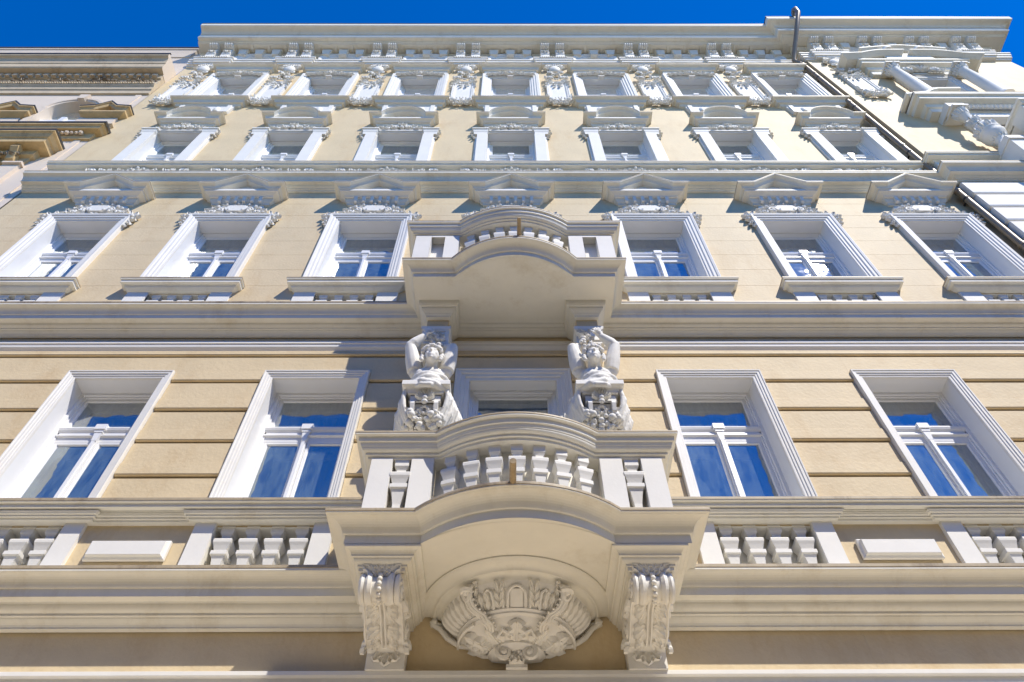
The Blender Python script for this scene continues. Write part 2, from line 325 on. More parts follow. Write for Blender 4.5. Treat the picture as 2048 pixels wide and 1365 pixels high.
BAL1 = [(.062, .72), (.062, .645), (.052, .63), (.042, .61), (.040, .575), (.045, .56), (.082, .556), (.088, .545), (.086, .515), (.074, .485), (.060, .44), (.060, .432), (.076, .426), (.076, .386), (.062, .376), (.055, .355), (.034, .23), (.032, .16), (.05, .13), (.07, .10), (.07, 0)]
me_bal1 = mesh('baluster', MB().sqlathe(0, 0, BAL1))
me_bal1.materials.append(WHITE)
for i in BAYS:
    if i == 0: continue
    nm = MB(); n0, n1, nz0, nz1 = -.475, .475, 5.34, 6.02
    nm.add([(n0, -.17, nz0), (n1, -.17, nz0), (n1, -.17, nz1), (n0, -.17, nz1), (n0, .0, nz0), (n1, .0, nz0), (n1, .0, nz1), (n0, .0, nz1)], [(0, 1, 2, 3), (0, 1, 5, 4), (1, 2, 6, 5), (2, 3, 7, 6), (3, 0, 4, 7)])
    bs = obj('balustrade', nm, CREAM, BLD, (BX(i), 0, 0))
    for sx in (-.575, .575): obj('pier', MB().box(sx - .098, sx + .098, -.02, .035, 5.325, 6.05), WHITE, bs)
    for k in range(4): obj('baluster', me_bal1, WHITE, bs, (-.36 + .24 * k, -.07, 5.325))
    if i < 3 and i != -1 and i != 0:
        cx = BX(i) + BAY / 2
        part('raised_panel', MB().frustum(cx, .0, 0, .36, 0, .001, .36, 0) if False else MB().add([(cx + a, p_, z_) for p_, a, c in ((0, .375, .105), (.03, .375, .105), (.042, .355, .085), (.07, .345, .075)) for a, z_ in ((-a, 5.735 - c), (a, 5.735 - c), (a, 5.735 + c), (-a, 5.735 + c))],
             [(4 * k + q, 4 * k + (q + 1) % 4, 4 * k + 4 + (q + 1) % 4, 4 * k + 4 + q) for k in range(3) for q in range(4)] + [(12, 13, 14, 15)]), WHITE)

# rustication of the first floor: one block per course and pier
courses = [(8.735, 8.835), (8.225, 8.69), (7.71, 8.18), (7.195, 7.665), (6.685, 7.155), (6.19, 6.645)]
def block(x0, x1, z0, z1, jit=0.0):
    zm = lerp(z0, z1, .36)
    pf = [(0, z1), (.014 + jit, z1 - .004), (.014 + jit, zm + .004), (.026 + jit, zm - .004), (.030 + jit, z0 + .012), (.022 + jit, z0), (0, z0 - .006)]
    b = MB(); v = [(x, p, z) for x in (x0, x1) for p, z in pf]; n = len(pf)
    return b.add(v, [(k, k + 1, n + k + 1, n + k) for k in range(n - 1)] + [tuple(range(n)), tuple(range(n, 2 * n))])
edges = [XL - .9] + sum([[BX(i) - (.72 if i == 0 else .652), BX(i) + (.72 if i == 0 else .652)] for i in BAYS], []) + [XE]
for k, (z0, z1) in enumerate(courses):
    if k == 0:
        for i in range(-4, 5): part('rustication_block', block(BX(i) - BAY / 2, BX(i) + BAY / 2, z0, z1), BEIGE)
    else:
        for j in range(0, len(edges), 2):
            part('rustication_block', block(edges[j], edges[j + 1], z0, z1, 0 if k == 1 else random.uniform(-.003, .003)), BEIGE)
        if k == 1:
            for i in BAYS:
                h = .72 if i == 0 else .652; part('rustication_block', MB().box(BX(i) - h, BX(i) + h, -.01, .014, 8.385, z1 - .004), BEIGE)
# string and cornice over the first floor
part('string_course', MB().sweep(STRAIGHT, [(0, 9.00), (.05, 8.99), (.055, 8.965), (.055, 8.945), (.04, 8.935), (.04, 8.895)] + curve((.04, 8.895), (.012, 8.85), 'cyma', 4) + [(0, 8.838)]), WHITE)
PC = [(0, 9.51), (.32, 9.495), (.338, 9.48), (.338, 9.440), (.32, 9.435)] + curve((.318, 9.433), (.25, 9.345), 'cavetto', 6) + [(.248, 9.342), (.24, 9.335), (.232, 9.335), (.232, 9.262), (.17, 9.26), (.16, 9.255)] + curve((.155, 9.25), (.115, 9.215), 'ovolo', 4) + [(.11, 9.21), (.11, 9.195), (.09, 9.192)] + curve((.085, 9.19), (.045, 9.155), 'cyma', 4) + [(.04, 9.15), (.035, 9.142), (0, 9.138)]
part('cornice', MB().sweep(STRAIGHT, PC), CREAM)
for pp in ([(XL - 1, 0), (-1.37, 0)], [(1.45, 0), (XE, 0)]): flash('cornice_flashing', pp, .338, 9.482)

# second-floor wall: shallow scored courses
sc_z = [9.52 + .46 * k for k in range(10)]
e2 = [XL] +  sum([[BX(i) - .70, BX(i) + .70] for i in BAYS], []) + [XR - .02]
for k in range(9):
    z0, z1 = sc_z[k], sc_z[k + 1] - .004
    for j in range(0, len(e2), 2):
        part('plaster_course', MB().box(e2[j], e2[j + 1], -.006, .0006 + random.uniform(0, .0005), z0, min(z1, 13.68)), BEIGE)
for i in BAYS: part('plaster_course', MB().box(BX(i) - .70, BX(i) + .70, -.006, .0006, 12.70, 13.20), BEIGE)

# ------------------------------------------------------------------ windows
def leafrow(): pass
def make_window(hw, z0, z1, tr, th, pr, lights=2, top=True):
    """Double casement with transom; pr = how deep the frame sits behind the wall face."""
    c = obj('window', MB().usweep(-hw + .001, hw - .001, z0, z1 - .001, [(0, .0), (0, -pr), (-.035, -pr - .002), (-.04, -pr - .03), (-.055, -pr - .03), (-.058, -pr - .05), (-.075, -pr - .05), (-.078, -pr - .09), (-.078, -pr - .2)], bottom=True), JOIN, BLD)
    gi = hw - .078; pf = -pr - .07
    # transom with its moulding
    t = MB(); x0, x1 = -hw + .04, hw - .04; zt = tr + th
    t.sweep(ends(x0, x1, -pr - .06), [(-.04, zt), (.055, zt - .004), (.06, zt - .02), (.05, zt - .05), (.03, zt - .075), (.03, zt - .10), (.045, zt - .115), (.045, zt - .135), (.02, zt - .15), (.012, zt - th), (-.04, zt - th)])
    obj('transom', t, JOIN, c)
    m = MB().box(-.030, .030, -pr - .14, -pr - .02, z0, tr).box(-.018, .018, -pr - .02, -pr - .002, z0, tr)
    obj('mullion', m, JOIN, c, smooth=0)
    q = MB().box(-.065, .065, -pr - .05, -pr + .025, zt - .06, zt + .018).box(-.05, .05, -pr - .05, -pr + .012, zt - .10, zt - .06).frustum(0, -pr - .03, tr - .01, .026, .03, zt - .10, .042, .035)
    obj('mullion_capital', q, JOIN, c)
    for sx in (-1, 1):
        a_, b_ = sorted((sx * .034, sx * (gi - .0)))
        sa = obj('sash', MB().usweep(a_ + .036, b_ - .036, z0 + .05, tr - .036, [(.036, pf - .02), (.036, pf + .02), (.012, pf + .02), (0, pf)], bottom=True), JOIN, c)
        pn = MB().add([(a_ + .03, pf, z0 + .04), (b_ - .03, pf, z0 + .04), (b_ - .03, pf, tr - .03), (a_ + .03, pf, tr - .03)], [(0, 1, 2, 3)])
        obj('pane', pn, GLASS, c)
    obj('sash', MB().usweep(-gi + .03, gi - .03, zt + .03, z1 - .11, [(.03, pf - .02), (.03, pf + .02), (.012, pf + .02), (0, pf)], bottom=True), JOIN, c)
    obj('pane', MB().add([(-gi + .02, pf, zt + .02), (gi - .02, pf, zt + .02), (gi - .02, pf, z1 - .10), (-gi + .02, pf, z1 - .10)], [(0, 1, 2, 3)]), GLASS, c)
    # inner window behind the box
    pb = pf - .16
    for (xa_, xb_, za_, zb_) in ((-gi + .09, -.05, z0 + .08, tr - .10), (.05, gi - .09, z0 + .08, tr - .10), (-gi + .09, gi - .09, tr + th - .02, z1 - .2)):
        obj('inner_sash', MB().usweep(xa_, xb_, za_, zb_, [(.09, pb - .03), (.09, pb), (0, pb), (0, pb - .03)], bottom=True), JOIN, c)
    bl = MB(); n = 36; zb = lerp(z0, z1, .42)
    bl.add([(lerp(-hw + .04, hw - .04, k / n), pb - .16 + .018 * sin(k * 1.25) + .01 * sin(k * .5), z) for z in (zb - z1, 0) for k in range(n + 1)], [(k, k + 1, n + 2 + k, n + 1 + k) for k in range(n)])
    o = obj('blind', bl, CLOTH, c, (0, 0, z1), smooth=80); o.scale.z = random.uniform(.6, 1.5)
    return c

wf1 = make_window(.53, F1['z0'], F1['z1'], F1['tr'], F1['th'], .21)
wf2 = make_window(HW, F2['z0'], F2['z1'], F2['tr'], F2['th'], .21)
wf3 = make_window(.505, F3['z0'], F3['z1'], F3['tr'], F3['th'], .17)
wf4 = make_window(.50, F4['z0'], F4['z1'], F4['tr'], F4['th'], .17)
for proto in (wf1, wf2, wf3, wf4):
    used = False
    for i in BAYS:
        if i == 0 and proto is wf1: continue
        if not used: proto.location = (BX(i), 0, 0); used = True
        else:
            q = copy(proto, (BX(i), 0, 0))
            for ch in q.children:
                if ch.name.startswith('blind'): ch.scale.z = random.choice((.35, .6, .9, 1.25, 1.7))
# balcony door of the first floor
dr = make_window(.53, 5.34, F1['z1'], 6.9, .16, .17); dr.name = 'balcony_door'; dr.location = (BX(0), 0, 0)

# surrounds
S1 = [(0, -.002), (0, .030), (.012, .034), (.03, .034), (.035, .044), (.06, .046), (.064, .056), (.092, .058), (.097, .066), (.112, .068), (.116, .052), (.116, -.02)]
su = obj('window_surround', MB().usweep(-.53, .53, 6.17, 8.26, S1), WHITE, BLD, (BX(-3), 0, 0))
for i in BAYS:
    if i not in (0, -3): copy(su, (BX(i), 0, 0))
S0 = [(0, -.002), (0, .02), (.02, .024), (.05, .026), (.055, .042), (.10, .045), (.105, .060), (.15, .064), (.155, .075), (.175, .075), (.18, .055), (.18, -.02)]
obj('door_surround', MB().usweep(-.53, .53, 5.34, 8.22, S0), WHITE, BLD, (BX(0), 0, 0))
S2 = [(0, -.002), (0, .022), (.03, .026), (.035, .040), (.07, .042), (.075, .052), (.085, .06), (.125, .062), (.13, .074), (.16, .082), (.17, .082), (.175, .06), (.175, -.02)]
s2 = obj('window_surround', MB().usweep(-HW, HW, 10.29, 12.49, S2), WHITE, BLD, (BX(-3), 0, 0))
for i in BAYS:
    if i != -3: copy(s2, (BX(i), 0, 0))
# corner sprays on the second-floor surrounds
mp = wallmap(0, 0, .03); m_ = MB()
for (u, v, a, L, wd) in ((.71, 12.62, 1.0, .13, .05), (.73, 12.58, .2, .14, .05), (.72, 12.52, -.5, .13, .045), (.72, 12.42, -1.0, .13, .04), (.71, 12.33, -1.4, .11, .035), (.66, 12.66, 1.8, .12, .04), (.60, 12.68, 2.6, .10, .035)): m_.leaf(mp, u, v, a, L, wd, .045, 2, n=6)
for (u, v, r) in ((.72, 12.6, .035), (.76, 12.5, .028), (.74, 12.40, .024), (.80, 12.62, .025), (.72, 12.25, .02)): m_.knob(mp, u, v, r, .035)
sp = obj('corner_spray', mirror(m_), CARVED, BLD, (BX(-3), 0, 0), smooth=40)
for i in BAYS:
    if i != -3: copy(sp, (BX(i), 0, 0))
# crest over the second-floor windows
mp = wallmap(0, 0, .02); m_ = MB()
m_.spiral(mp, .24, 12.87, .07, 1.3, pi, -1, .022, .03); m_.spiral(mp, .40, 12.80, .05, 1.2, pi * .8, 1, .018, .03); m_.spiral(mp, .13, 12.98, .045, 1.2, pi, 1, .018, .03)
for (u, v, a, L, wd) in ((.05, 13.0, 1.35, .15, .05), (.15, 12.95, .5, .14, .045), (.27, 12.86, .6, .16, .05), (.36, 12.83, .2, .16, .05), (.44, 12.75, -.2, .15, .04), (.30, 12.74, -.1, .16, .035), (.16, 12.74, .1, .16, .04), (.48, 12.80, .9, .10, .03)): m_.leaf(mp, u, v, a, L, wd, .05, 2, n=6)
for (u, v, r) in ((.33, 12.95, .04), (.20, 13.03, .032), (.5, 12.75, .03), (.42, 12.90, .028), (.22, 12.80, .03), (.12, 12.84, .03)): m_.knob(mp, u, v, r, .04)
m_ = mirror(m_)
m_.prism([(-.17, 12.83), (-.2, 12.9), (-.12, 12.99), (.12, 12.99), (.2, 12.9), (.17, 12.83), (.1, 12.79), (-.1, 12.79)], 'p', .01, .075)
m_.rosette(mp, 0, 13.06, .085, .05, 5); m_.leaf(mp, 0, 12.78, -pi / 2, .10, .08, .05, 2)
m_.prism([(-.56, 12.70), (.56, 12.70), (.42, 13.08), (-.42, 13.08)], 'p', -.006, .022)
cr2 = obj('crest_ornament', m_, CARVED, BLD, (BX(-3), 0, 0), smooth=40)
for i in BAYS:
    if i != -3: copy(cr2, (BX(i), 0, 0))

def pediment(w, p, z, rise, frac, hr, zl, pl, body, bodyp, zb, kind, dent=0, n=14):
    """Hood with a raking or curved top over a straight moulding; w = half width of the lip, z = lip height at the ends."""
    xs = [-w + p, ] ; path = [(-w, -.05, 0), (-w, p, 0)]; x0 = w * frac
    def lift(x):
        x = abs(x)
        if x >= x0: return 0.0
        if kind == 'tri': return rise * (1 - x / x0)
        R = (x0 * x0 + rise * rise) / (2 * rise); return math.sqrt(max(0, R * R - x * x)) - (R - rise)
    pts = [-x0, 0, x0] if kind == 'tri' else [-x0 + 2 * x0 * k / n for k in range(n + 1)]
    for x in pts: path.append((x, p, lift(x)))
    path += [(w, p, 0), (w, -.05, 0)]
    pf = [(0.0, z + .035), (p - .02, z + .012), (p, z), (p, z - hr * .28), (p - .018, z - hr * .32)] + curve((p - .022, z - hr * .34), (p - .075, z - hr * .72), 'cavetto', 4) + [(p - .08, z - hr * .74), (p - .09, z - hr), (max(.06, p - .2), z - hr * 1.05), (.05, z - hr * 1.05)]
    o = obj('pediment', MB().sweep(path, [(q - p, zz_) for q, zz_ in pf]), CREAM, BLD)
    fl = MB().sweep(path, [(- .05, z + .030), (.005, z + .016), (.005, z - .008), (- .004, z - .008)]); obj('flashing', fl, FLASH, o)
    # tympanum field
    ty = MB(); top = [(x, lift(x) + z - hr * .6) for x in pts]
    ty.prism([(-w + .14, zl - .02), (w - .14, zl - .02)] + [(x, q) for x, q in reversed([(-w + .14, z - hr * .6)] + top + [(w - .14, z - hr * .6)])], 'p', -.004, max(.05, p - .20)); obj('tympanum', ty, WHITE, o)
    # straight lower moulding
    lp_ = ends(-w + p, w - p); b_ = body
    lm = MB().sweep(lp_, [(0, zl + .012), (pl - .004, zl + .004), (pl, zl), (pl, zl - .065), (pl - .02, zl - .07), (pl - .05, zl - .085), (bodyp + .045, zl - .10), (bodyp + .03, zl - .12), (0, zl - .12)])
    obj('lower_moulding', lm, WHITE, o)
    zz = zl - .12
    bd = MB().sweep(ends(-b_ + .0, b_), [(bodyp, zz + .01), (bodyp * .9, zz - .03), (bodyp * .6, lerp(zz, zb, .55)), (bodyp * .45, lerp(zz, zb, .6)), (bodyp * .4, zb + .01), (0, zb)]); obj('bed_moulding', bd, CREAM, o)
    return o
pd2 = pediment(.765, .335, 13.42, .36, .62, .10, 13.345, .225, .47, .10, 13.07, 'tri')
for k in range(6): obj('dentil', MB().frustum(0, .085, 13.10, .026, .03, 13.235, .030, .055), WHITE, pd2, (-.36 + .144 * k, 0, 0))
pd3 = pediment(.77, .275, 17.37, .40, .64, .095, 17.285, .185, .54, .075, 17.03, 'seg')
for pr_ in (pd2, pd3):
    for i in BAYS:
        if i == -3: pr_.location = (BX(i), 0, 0)
        else: copy(pr_, (BX(i), 0, 0))

# second-floor sills with short balusters below
SL2 = [(0, 10.325), (.21, 10.315), (.22, 10.305), (.22, 10.275), (.195, 10.27), (.195, 10.215), (.14, 10.205), (.13, 10.19)] + curve((.125, 10.19), (.09, 10.16), 'ovolo', 3) + [(.085, 10.15), (.06, 10.135), (0, 10.13)]
SL2 = [(o * .77, z + .09) for o, z in SL2]
BAL2 = [(.060, .63), (.060, .57), (.045, .55), (.042, .48), (.078, .47), (.082, .455), (.080, .425), (.060, .35), (.074, .335), (.074, .30), (.055, .28), (.034, .17), (.03, .13), (.06, .10), (.07, .07), (.07, 0)]
me_b2 = mesh('baluster', MB().sqlathe(0, 0, BAL2)); me_b2.materials.append(WHITE)
for i in BAYS:
    if i == 0: continue
    s = obj('window_sill', MB().sweep(ends(-.88 + .17, .88 - .17), SL2), CREAM, BLD, (BX(i) + .01, 0, 0))
    obj('flashing', MB().sweep(ends(-.88 + .17, .88 - .17), [(.12, 10.42), (.174, 10.41), (.174, 10.387), (.164, 10.387)]), FLASH, s)
    nm = MB(); n0, n1, nz0, nz1 = -.45, .45, 9.5, 10.20
    nm.add([(n0, -.16, nz0), (n1, -.16, nz0), (n1, -.16, nz1), (n0, -.16, nz1), (n0, .0, nz0), (n1, .0, nz0), (n1, .0, nz1), (n0, .0, nz1)], [(0, 1, 2, 3), (0, 1, 5, 4), (1, 2, 6, 5), (2, 3, 7, 6), (3, 0, 4, 7)])
    obj('apron', nm, CREAM, s)
    for sx in (-.6, .6): obj('pier', MB().box(sx - .15, sx + .15, -.02, .028, 9.50, 10.222), WHITE, s)
    for k in range(4): obj('baluster', me_b2, WHITE, s, (-.33 + .22 * k, -.07, 9.57))

# ------------------------------------------------------------------ cornice over the second floor and the third-floor sill course
PD = [(0, 14.02), (.275, 14.0), (.292, 13.985), (.292, 13.92), (.272, 13.912)] + curve((.27, 13.91), (.205, 13.835), 'cavetto', 5) + [(.20, 13.83), (.19, 13.825), (.19, 13.765), (.13, 13.762), (.12, 13.755)] + curve((.115, 13.752), (.075, 13.725), 'ovolo', 3) + [(.07, 13.72), (.065, 13.705), (.04, 13.70), (.03, 13.675), (0, 13.67)]
part('cornice', MB().sweep(LONG, PD, ends=True), CREAM); flash('cornice_flashing', LONG, .292, 13.985)
PE = [(0, 14.765), (.165, 14.75), (.18, 14.735), (.18, 14.69), (.155, 14.685), (.15, 14.64), (.06, 14.635), (.05, 14.60), (.03, 14.585), (.03, 14.02)]
part('sill_course', MB().sweep([(XL, 0), (XR, 0), (XR, RP), (XE, RP)], PE, ends=True), CREAM); flash('sill_flashing', [(XL, 0), (XR, 0), (XR, RP), (XE, RP)], .18, 14.737)
# garlands lying along the cornice
m_ = MB(); mp = wallmap(0, .38, .05)
for q in range(15):
    u = .06 + q * .062; zz = 14.06 + .05 * abs(sin(q * 1.1)); m_.knob(mp, u, zz, random.uniform(.028, .045), random.uniform(-.02, .05))
    if q % 2 == 0: m_.leaf(mp, u, 14.03, random.uniform(.4, 2.4), .16, .05, .06, 2, n=5)
m_.spiral(mp, .88, 14.13, .07, 1.3, 0, 1, .025, .03); m_.rosette(mp, .12, 14.16, .10, .05)
m_ = mirror(m_); m_.rosette(mp, 0, 14.19, .12, .06, 6)
gl = obj('garland', m_, CARVED, BLD, (BX(-3), 0, 0), smooth=40)
for i in BAYS:
    if i != -3: copy(gl, (BX(i), 0, 0))

# ------------------------------------------------------------------ third floor: pilaster surrounds, crests
s3 = obj('window_surround', MB().usweep(-.505, .505, 14.70, 16.74, [(0, -.002), (0, .016), (.03, .02), (.06, .02)]), WHITE, BLD, (BX(-3), 0, 0))
for sx in (-1, 1):
    a_, b_ = sorted((sx * .507, sx * .735)); obj('pilaster', MB().box(a_, b_, 0, .085, 14.70, 16.50), WHITE, s3)
    obj('pilaster_strip', MB().box(*sorted((sx * .735, sx * .775)), 0, .04, 14.70, 16.45), WHITE, s3)
cp3 = MB()
for sx in (-1, 1):
    a_, b_ = sorted((sx * .60, sx * .72)); cp3.sweep(ends(a_ + .0, b_), [(.06, 16.79), (.125, 16.785), (.125, 16.745), (.105, 16.735), (.10, 16.66), (.085, 16.6), (.085, 16.5), (.04, 16.5)])
cp3.box(-.515, .515, 0, .07, 16.745, 16.80).box(-.515, .515, 0, .045, 16.70, 16.745)
obj('capital_band', cp3, WHITE, s3)
m_ = MB(); mp = wallmap(0, 0, .03)
for (u, v, a, L, wd) in ((.80, 16.62, -.3, .10, .04), (.79, 16.52, -.9, .11, .035), (.78, 16.42, -1.3, .10, .03), (.80, 16.70, .5, .09, .035)): m_.leaf(mp, u, v, a, L, wd, .045, 2, n=5)
m_.knob(mp, .80, 16.64, .035, .03)
m_ = mirror(m_); obj('side_spray', m_, CARVED, s3, smooth=40)
m_ = MB(); mp = wallmap(0, 0, .06)
m_.spiral(mp, .15, 16.93, .065, 1.4, pi, -1, .022, .02); m_.spiral(mp, .33, 16.88, .05, 1.3, pi * .9, 1, .019, .02)
for (u, v, a, L, wd) in ((.04, 16.96, 1.3, .17, .05), (.22, 16.90, .5, .15, .05), (.36, 16.87, .25, .14, .04), (.45, 16.84, .1, .13, .035), (.25, 16.84, -.1, .15, .03), (.08, 16.85, .1, .14, .03)): m_.leaf(mp, u, v, a, L, wd, .05, 2, n=5)
for (u, v, r) in ((.24, 17.0, .03), (.42, 16.93, .026), (.52, 16.86, .025), (.09, 16.9, .03)): m_.knob(mp, u, v, r, .03)
m_ = mirror(m_); m_.rosette(mp, 0, 17.03, .085, .06, 6); m_.knob(mp, 0, 16.9, .06, .02)
obj('crest_ornament', m_, CARVED, s3, smooth=40)
for i in BAYS:
    if i != -3: copy(s3, (BX(i), 0, 0))

# ------------------------------------------------------------------ fourth floor: sills, surrounds, hoods, panels between
SL4 = [(0, 18.72), (.205, 18.70), (.222, 18.685), (.222, 18.645), (.195, 18.64)] + curve((.19, 18.635), (.14, 18.575), 'cavetto', 4) + [(.135, 18.57), (.13, 18.565), (.13, 18.51), (.09, 18.505)] + curve((.08, 18.50), (.03, 18.42), 'ovolo', 3) + [(0, 18.41)]
sl4 = obj('window_sill', MB().sweep(ends(-.925 + .222, .925 - .222), SL4), CREAM, BLD, (BX(-3), 0, 0))
obj('flashing', MB().sweep(ends(-.925 + .222, .925 - .222), [(.17, 18.715), (.228, 18.70), (.228, 18.665), (.218, 18.665)]), FLASH, sl4)
ap = MB().prism([(-.66, 18.408), (.66, 18.408), (.60, 18.0), (.48, 17.92), (-.48, 17.92), (-.60, 18.0)], 'p', 0, .06)
for sx in (-.30, .30): ap.lathe(sx, .02, [(.07, 18.06), (.085, 18.10), (.085, 18.22), (.07, 18.28)], 14)
for sx in (-.56, .56): ap.box(sx - .05, sx + .05, .058, .09, 17.96, 18.40)
obj('apron', ap, WHITE, sl4, smooth=35)
S4 = [(0, -.002), (0, .02), (.04, .025), (.045, .045), (.10, .048), (.105, .07), (.16, .074), (.165, .092), (.235, .098), (.245, .07), (.255, .07), (.255, -.02)]
s4 = obj('window_surround', MB().usweep(-.50, .50, 18.66, 20.80, S4), WHITE, BLD, (BX(-3), 0, 0))
m_ = MB(); mp = wallmap(0, 0, .09)
for (u, v, a, L, wd) in ((.10, 20.95, .1, .18, .05), (.22, 20.93, .25, .18, .05), (.36, 20.92, .1, .18, .045), (.50, 20.9, .0, .14, .04), (.2, 21.0, .5, .13, .04)): m_.leaf(mp, u, v, a, L, wd, .05, 2, n=5)
m_.spiral(mp, .2, 20.95, .05, 1.2, pi, -1, .02, .02)
m_ = mirror(m_)
for k in range(7): m_.leaf(mp, 0, 20.92, pi * (k + .5) / 7, .20, .045, .06, 1, n=5)
m_.knob(mp, 0, 20.94, .06, .03); m_.box(-.08, .08, 0, .11, 20.76, 20.80)
obj('shell_crest', m_, CARVED, s4, smooth=40)
H4 = [(0, 21.56), (.205, 21.53), (.222, 21.51), (.222, 21.46), (.19, 21.45)] + curve((.185, 21.445), (.135, 21.38), 'cavetto', 4) + [(.13, 21.37), (.125, 21.365), (.125, 21.30), (.085, 21.295)] + curve((.08, 21.29), (.03, 21.14), 'ovolo', 3) + [(0, 21.11)]
h4 = obj('window_hood', MB().sweep(ends(-.85 + .222, .85 - .222), H4), CREAM, BLD, (BX(-3), 0, 0))
obj('flashing', MB().sweep(ends(-.85 + .222, .85 - .222), [(.17, 21.555), (.228, 21.53), (.228, 21.49), (.218, 21.49)]), FLASH, h4)
for pr_ in (sl4, s4, h4):
    for i in BAYS:
        if i != -3: copy(pr_, (BX(i), 0, 0))
# carved panels on the piers
def carved_panel(parent=BLD, at=(0, 0, 0)):
    o = obj('carved_panel', MB().prism([(-.29, 18.75), (.29, 18.75), (.29, 20.45), (-.29, 20.45)], 'p', -.002, .03), WHITE, parent, at)
    obj('panel_moulding', MB().usweep(-.20, .20, 18.95, 20.3, [(0, .02), (0, .05), (.03, .06), (.05, .05), (.05, .07), (.085, .07), (.09, .02)], bottom=True), WHITE, o)
    m = MB(); mp = wallmap(0, 0, .06); rnd = random.Random(5)
    for (u, v, a, L, wd) in ((.05, 20.30, -1.2, .26, .07), (.10, 20.42, .2, .24, .08), (.16, 20.55, .7, .24, .08), (.20, 20.35, -.3, .20, .07), (.24, 20.2, -1.0, .2, .06), (.08, 20.62, 1.2, .24, .08), (.22, 20.65, .9, .2, .06), (.28, 20.0, -1.3, .2, .05), (.05, 20.1, -1.4, .22, .05)): m.leaf(mp, u, v, a, L * .72, wd * .62, .045, 3, n=8)
    for k in range(14): m.knob(mp, rnd.uniform(.02, .3), rnd.uniform(20.2, 20.75), rnd.uniform(.018, .034), .05)
    for (u, v, a, L, wd) in ((.06, 18.72, -.3, .26, .08), (.16, 18.82, .1, .22, .07), (.26, 18.95, .9, .24, .06), (.10, 18.62, -.9, .2, .07), (.02, 18.72, -1.2, .26, .07), (.27, 19.1, 1.3, .22, .05), (.2, 18.7, -.5, .2, .06)): m.leaf(mp, u, v, a, L * .72, wd * .62, .045, 3, n=8)
    for k in range(12): m.knob(mp, rnd.uniform(.02, .32), rnd.uniform(18.55, 18.95), rnd.uniform(.018, .032), .05)
    m.spiral(mp, .22, 18.85, .08, 1.3, pi, 1, .028, .04); m.spiral(mp, .18, 20.6, .08, 1.3, 0, 1, .028, .04)
    obj('leaf_cluster', mirror(m), CARVED, o, smooth=40)
    m = MB(); mp = wallmap(0, 0, .05)
    for k in range(9): a = pi / 2 + (k + .5) * pi / 9; m.leaf(mp, .17 * cos(a - pi / 2 + pi * 0), 21.45 + .24 * sin(a - pi / 2), a - pi / 2, .15, .05, .06, 2, n=5)
    m.spiral(mp, .17, 21.72, .07, 1.3, pi, -1, .026, .04); m.spiral(mp, .16, 21.15, .06, 1.3, pi, 1, .024, .04)
    m.leaf(mp, .04, 21.75, 1.3, .25, .07, .07, 2); m.leaf(mp, .03, 21.15, -1.3, .22, .06, .06, 2)
    m = mirror(m); m.ball(0, .07, 21.43, .16, .09, .22, n=14, m=8)
    obj('oval_cartouche', m, CARVED, o, smooth=45)
    return o
cp = carved_panel(at=(BX(-3) - BAY / 2 + .07, 0, 0))
for i in range(-3, 3): copy(cp, (BX(i) + BAY / 2, 0, 0))
copy(cp, (8.86, RP, 0.0))

# ------------------------------------------------------------------ crowning entablature
AR = [(0, 22.27), (.13, 22.25), (.142, 22.235), (.142, 22.17), (.12, 22.16), (.115, 22.06), (.09, 22.05), (.085, 21.95), (.05, 21.94), (.04, 21.87), (0, 21.86), (-.09, 21.86)]
pairs = [BX(i) + BAY / 2 for i in range(-4, 3)]; pairs[0] += .12
rp_pairs = [8.95, 10.35, 11.7, 13.05]
pth = [(XL, 0)]
for c_ in pairs: pth += [(c_ - .42, 0), (c_ - .42, .07), (c_ + .42, .07), (c_ + .42, 0)]
pth += [(XR, 0), (XR, RP)]
for c_ in rp_pairs: pth += [(c_ - .40, RP), (c_ - .40, RP + .07), (c_ + .40, RP + .07), (c_ + .40, RP)]
pth += [(XE, RP), (XE, -1)]
part('architrave', MB().sweep(pth, AR), WHITE)
bead = MB()
for c_ in pairs + rp_pairs:
    pp = .0 if c_ < XR else RP
    for k in range(13): bead.ball(c_ - .36 + .06 * k, pp + .215, 22.21, .026, n=6, m=4)
part('bead_band', bead, CARVED, smooth=40)
PT = [(0, 23.80), (.73, 23.77), (.75, 23.74), (.75, 23.60), (.735, 23.565), (.70, 23.555)] + curve((.695, 23.55), (.545, 23.43), 'cavetto', 6) + [(.54, 23.42), (.52, 23.415), (.52, 23.18), (.50, 23.15), (.41, 23.145), (.40, 23.10), (.37, 23.085), (.36, 23.07), (0, 23.065)]
part('cornice', MB().sweep(LONG, PT, ends=True), CREAM); flash('roof_flashing', LONG, .752, 23.75, DARKMETAL, h=.04)
part('roof_edge', MB().box(XL, XE, -14, -.02, 23.68, 23.78), DARKMETAL)
part('bed_moulding', MB().sweep(LONG, [(0, 23.06), (.09, 23.05), (.10, 22.99), (.06, 22.97), (.05, 22.91), (0, 22.89)]), CREAM)
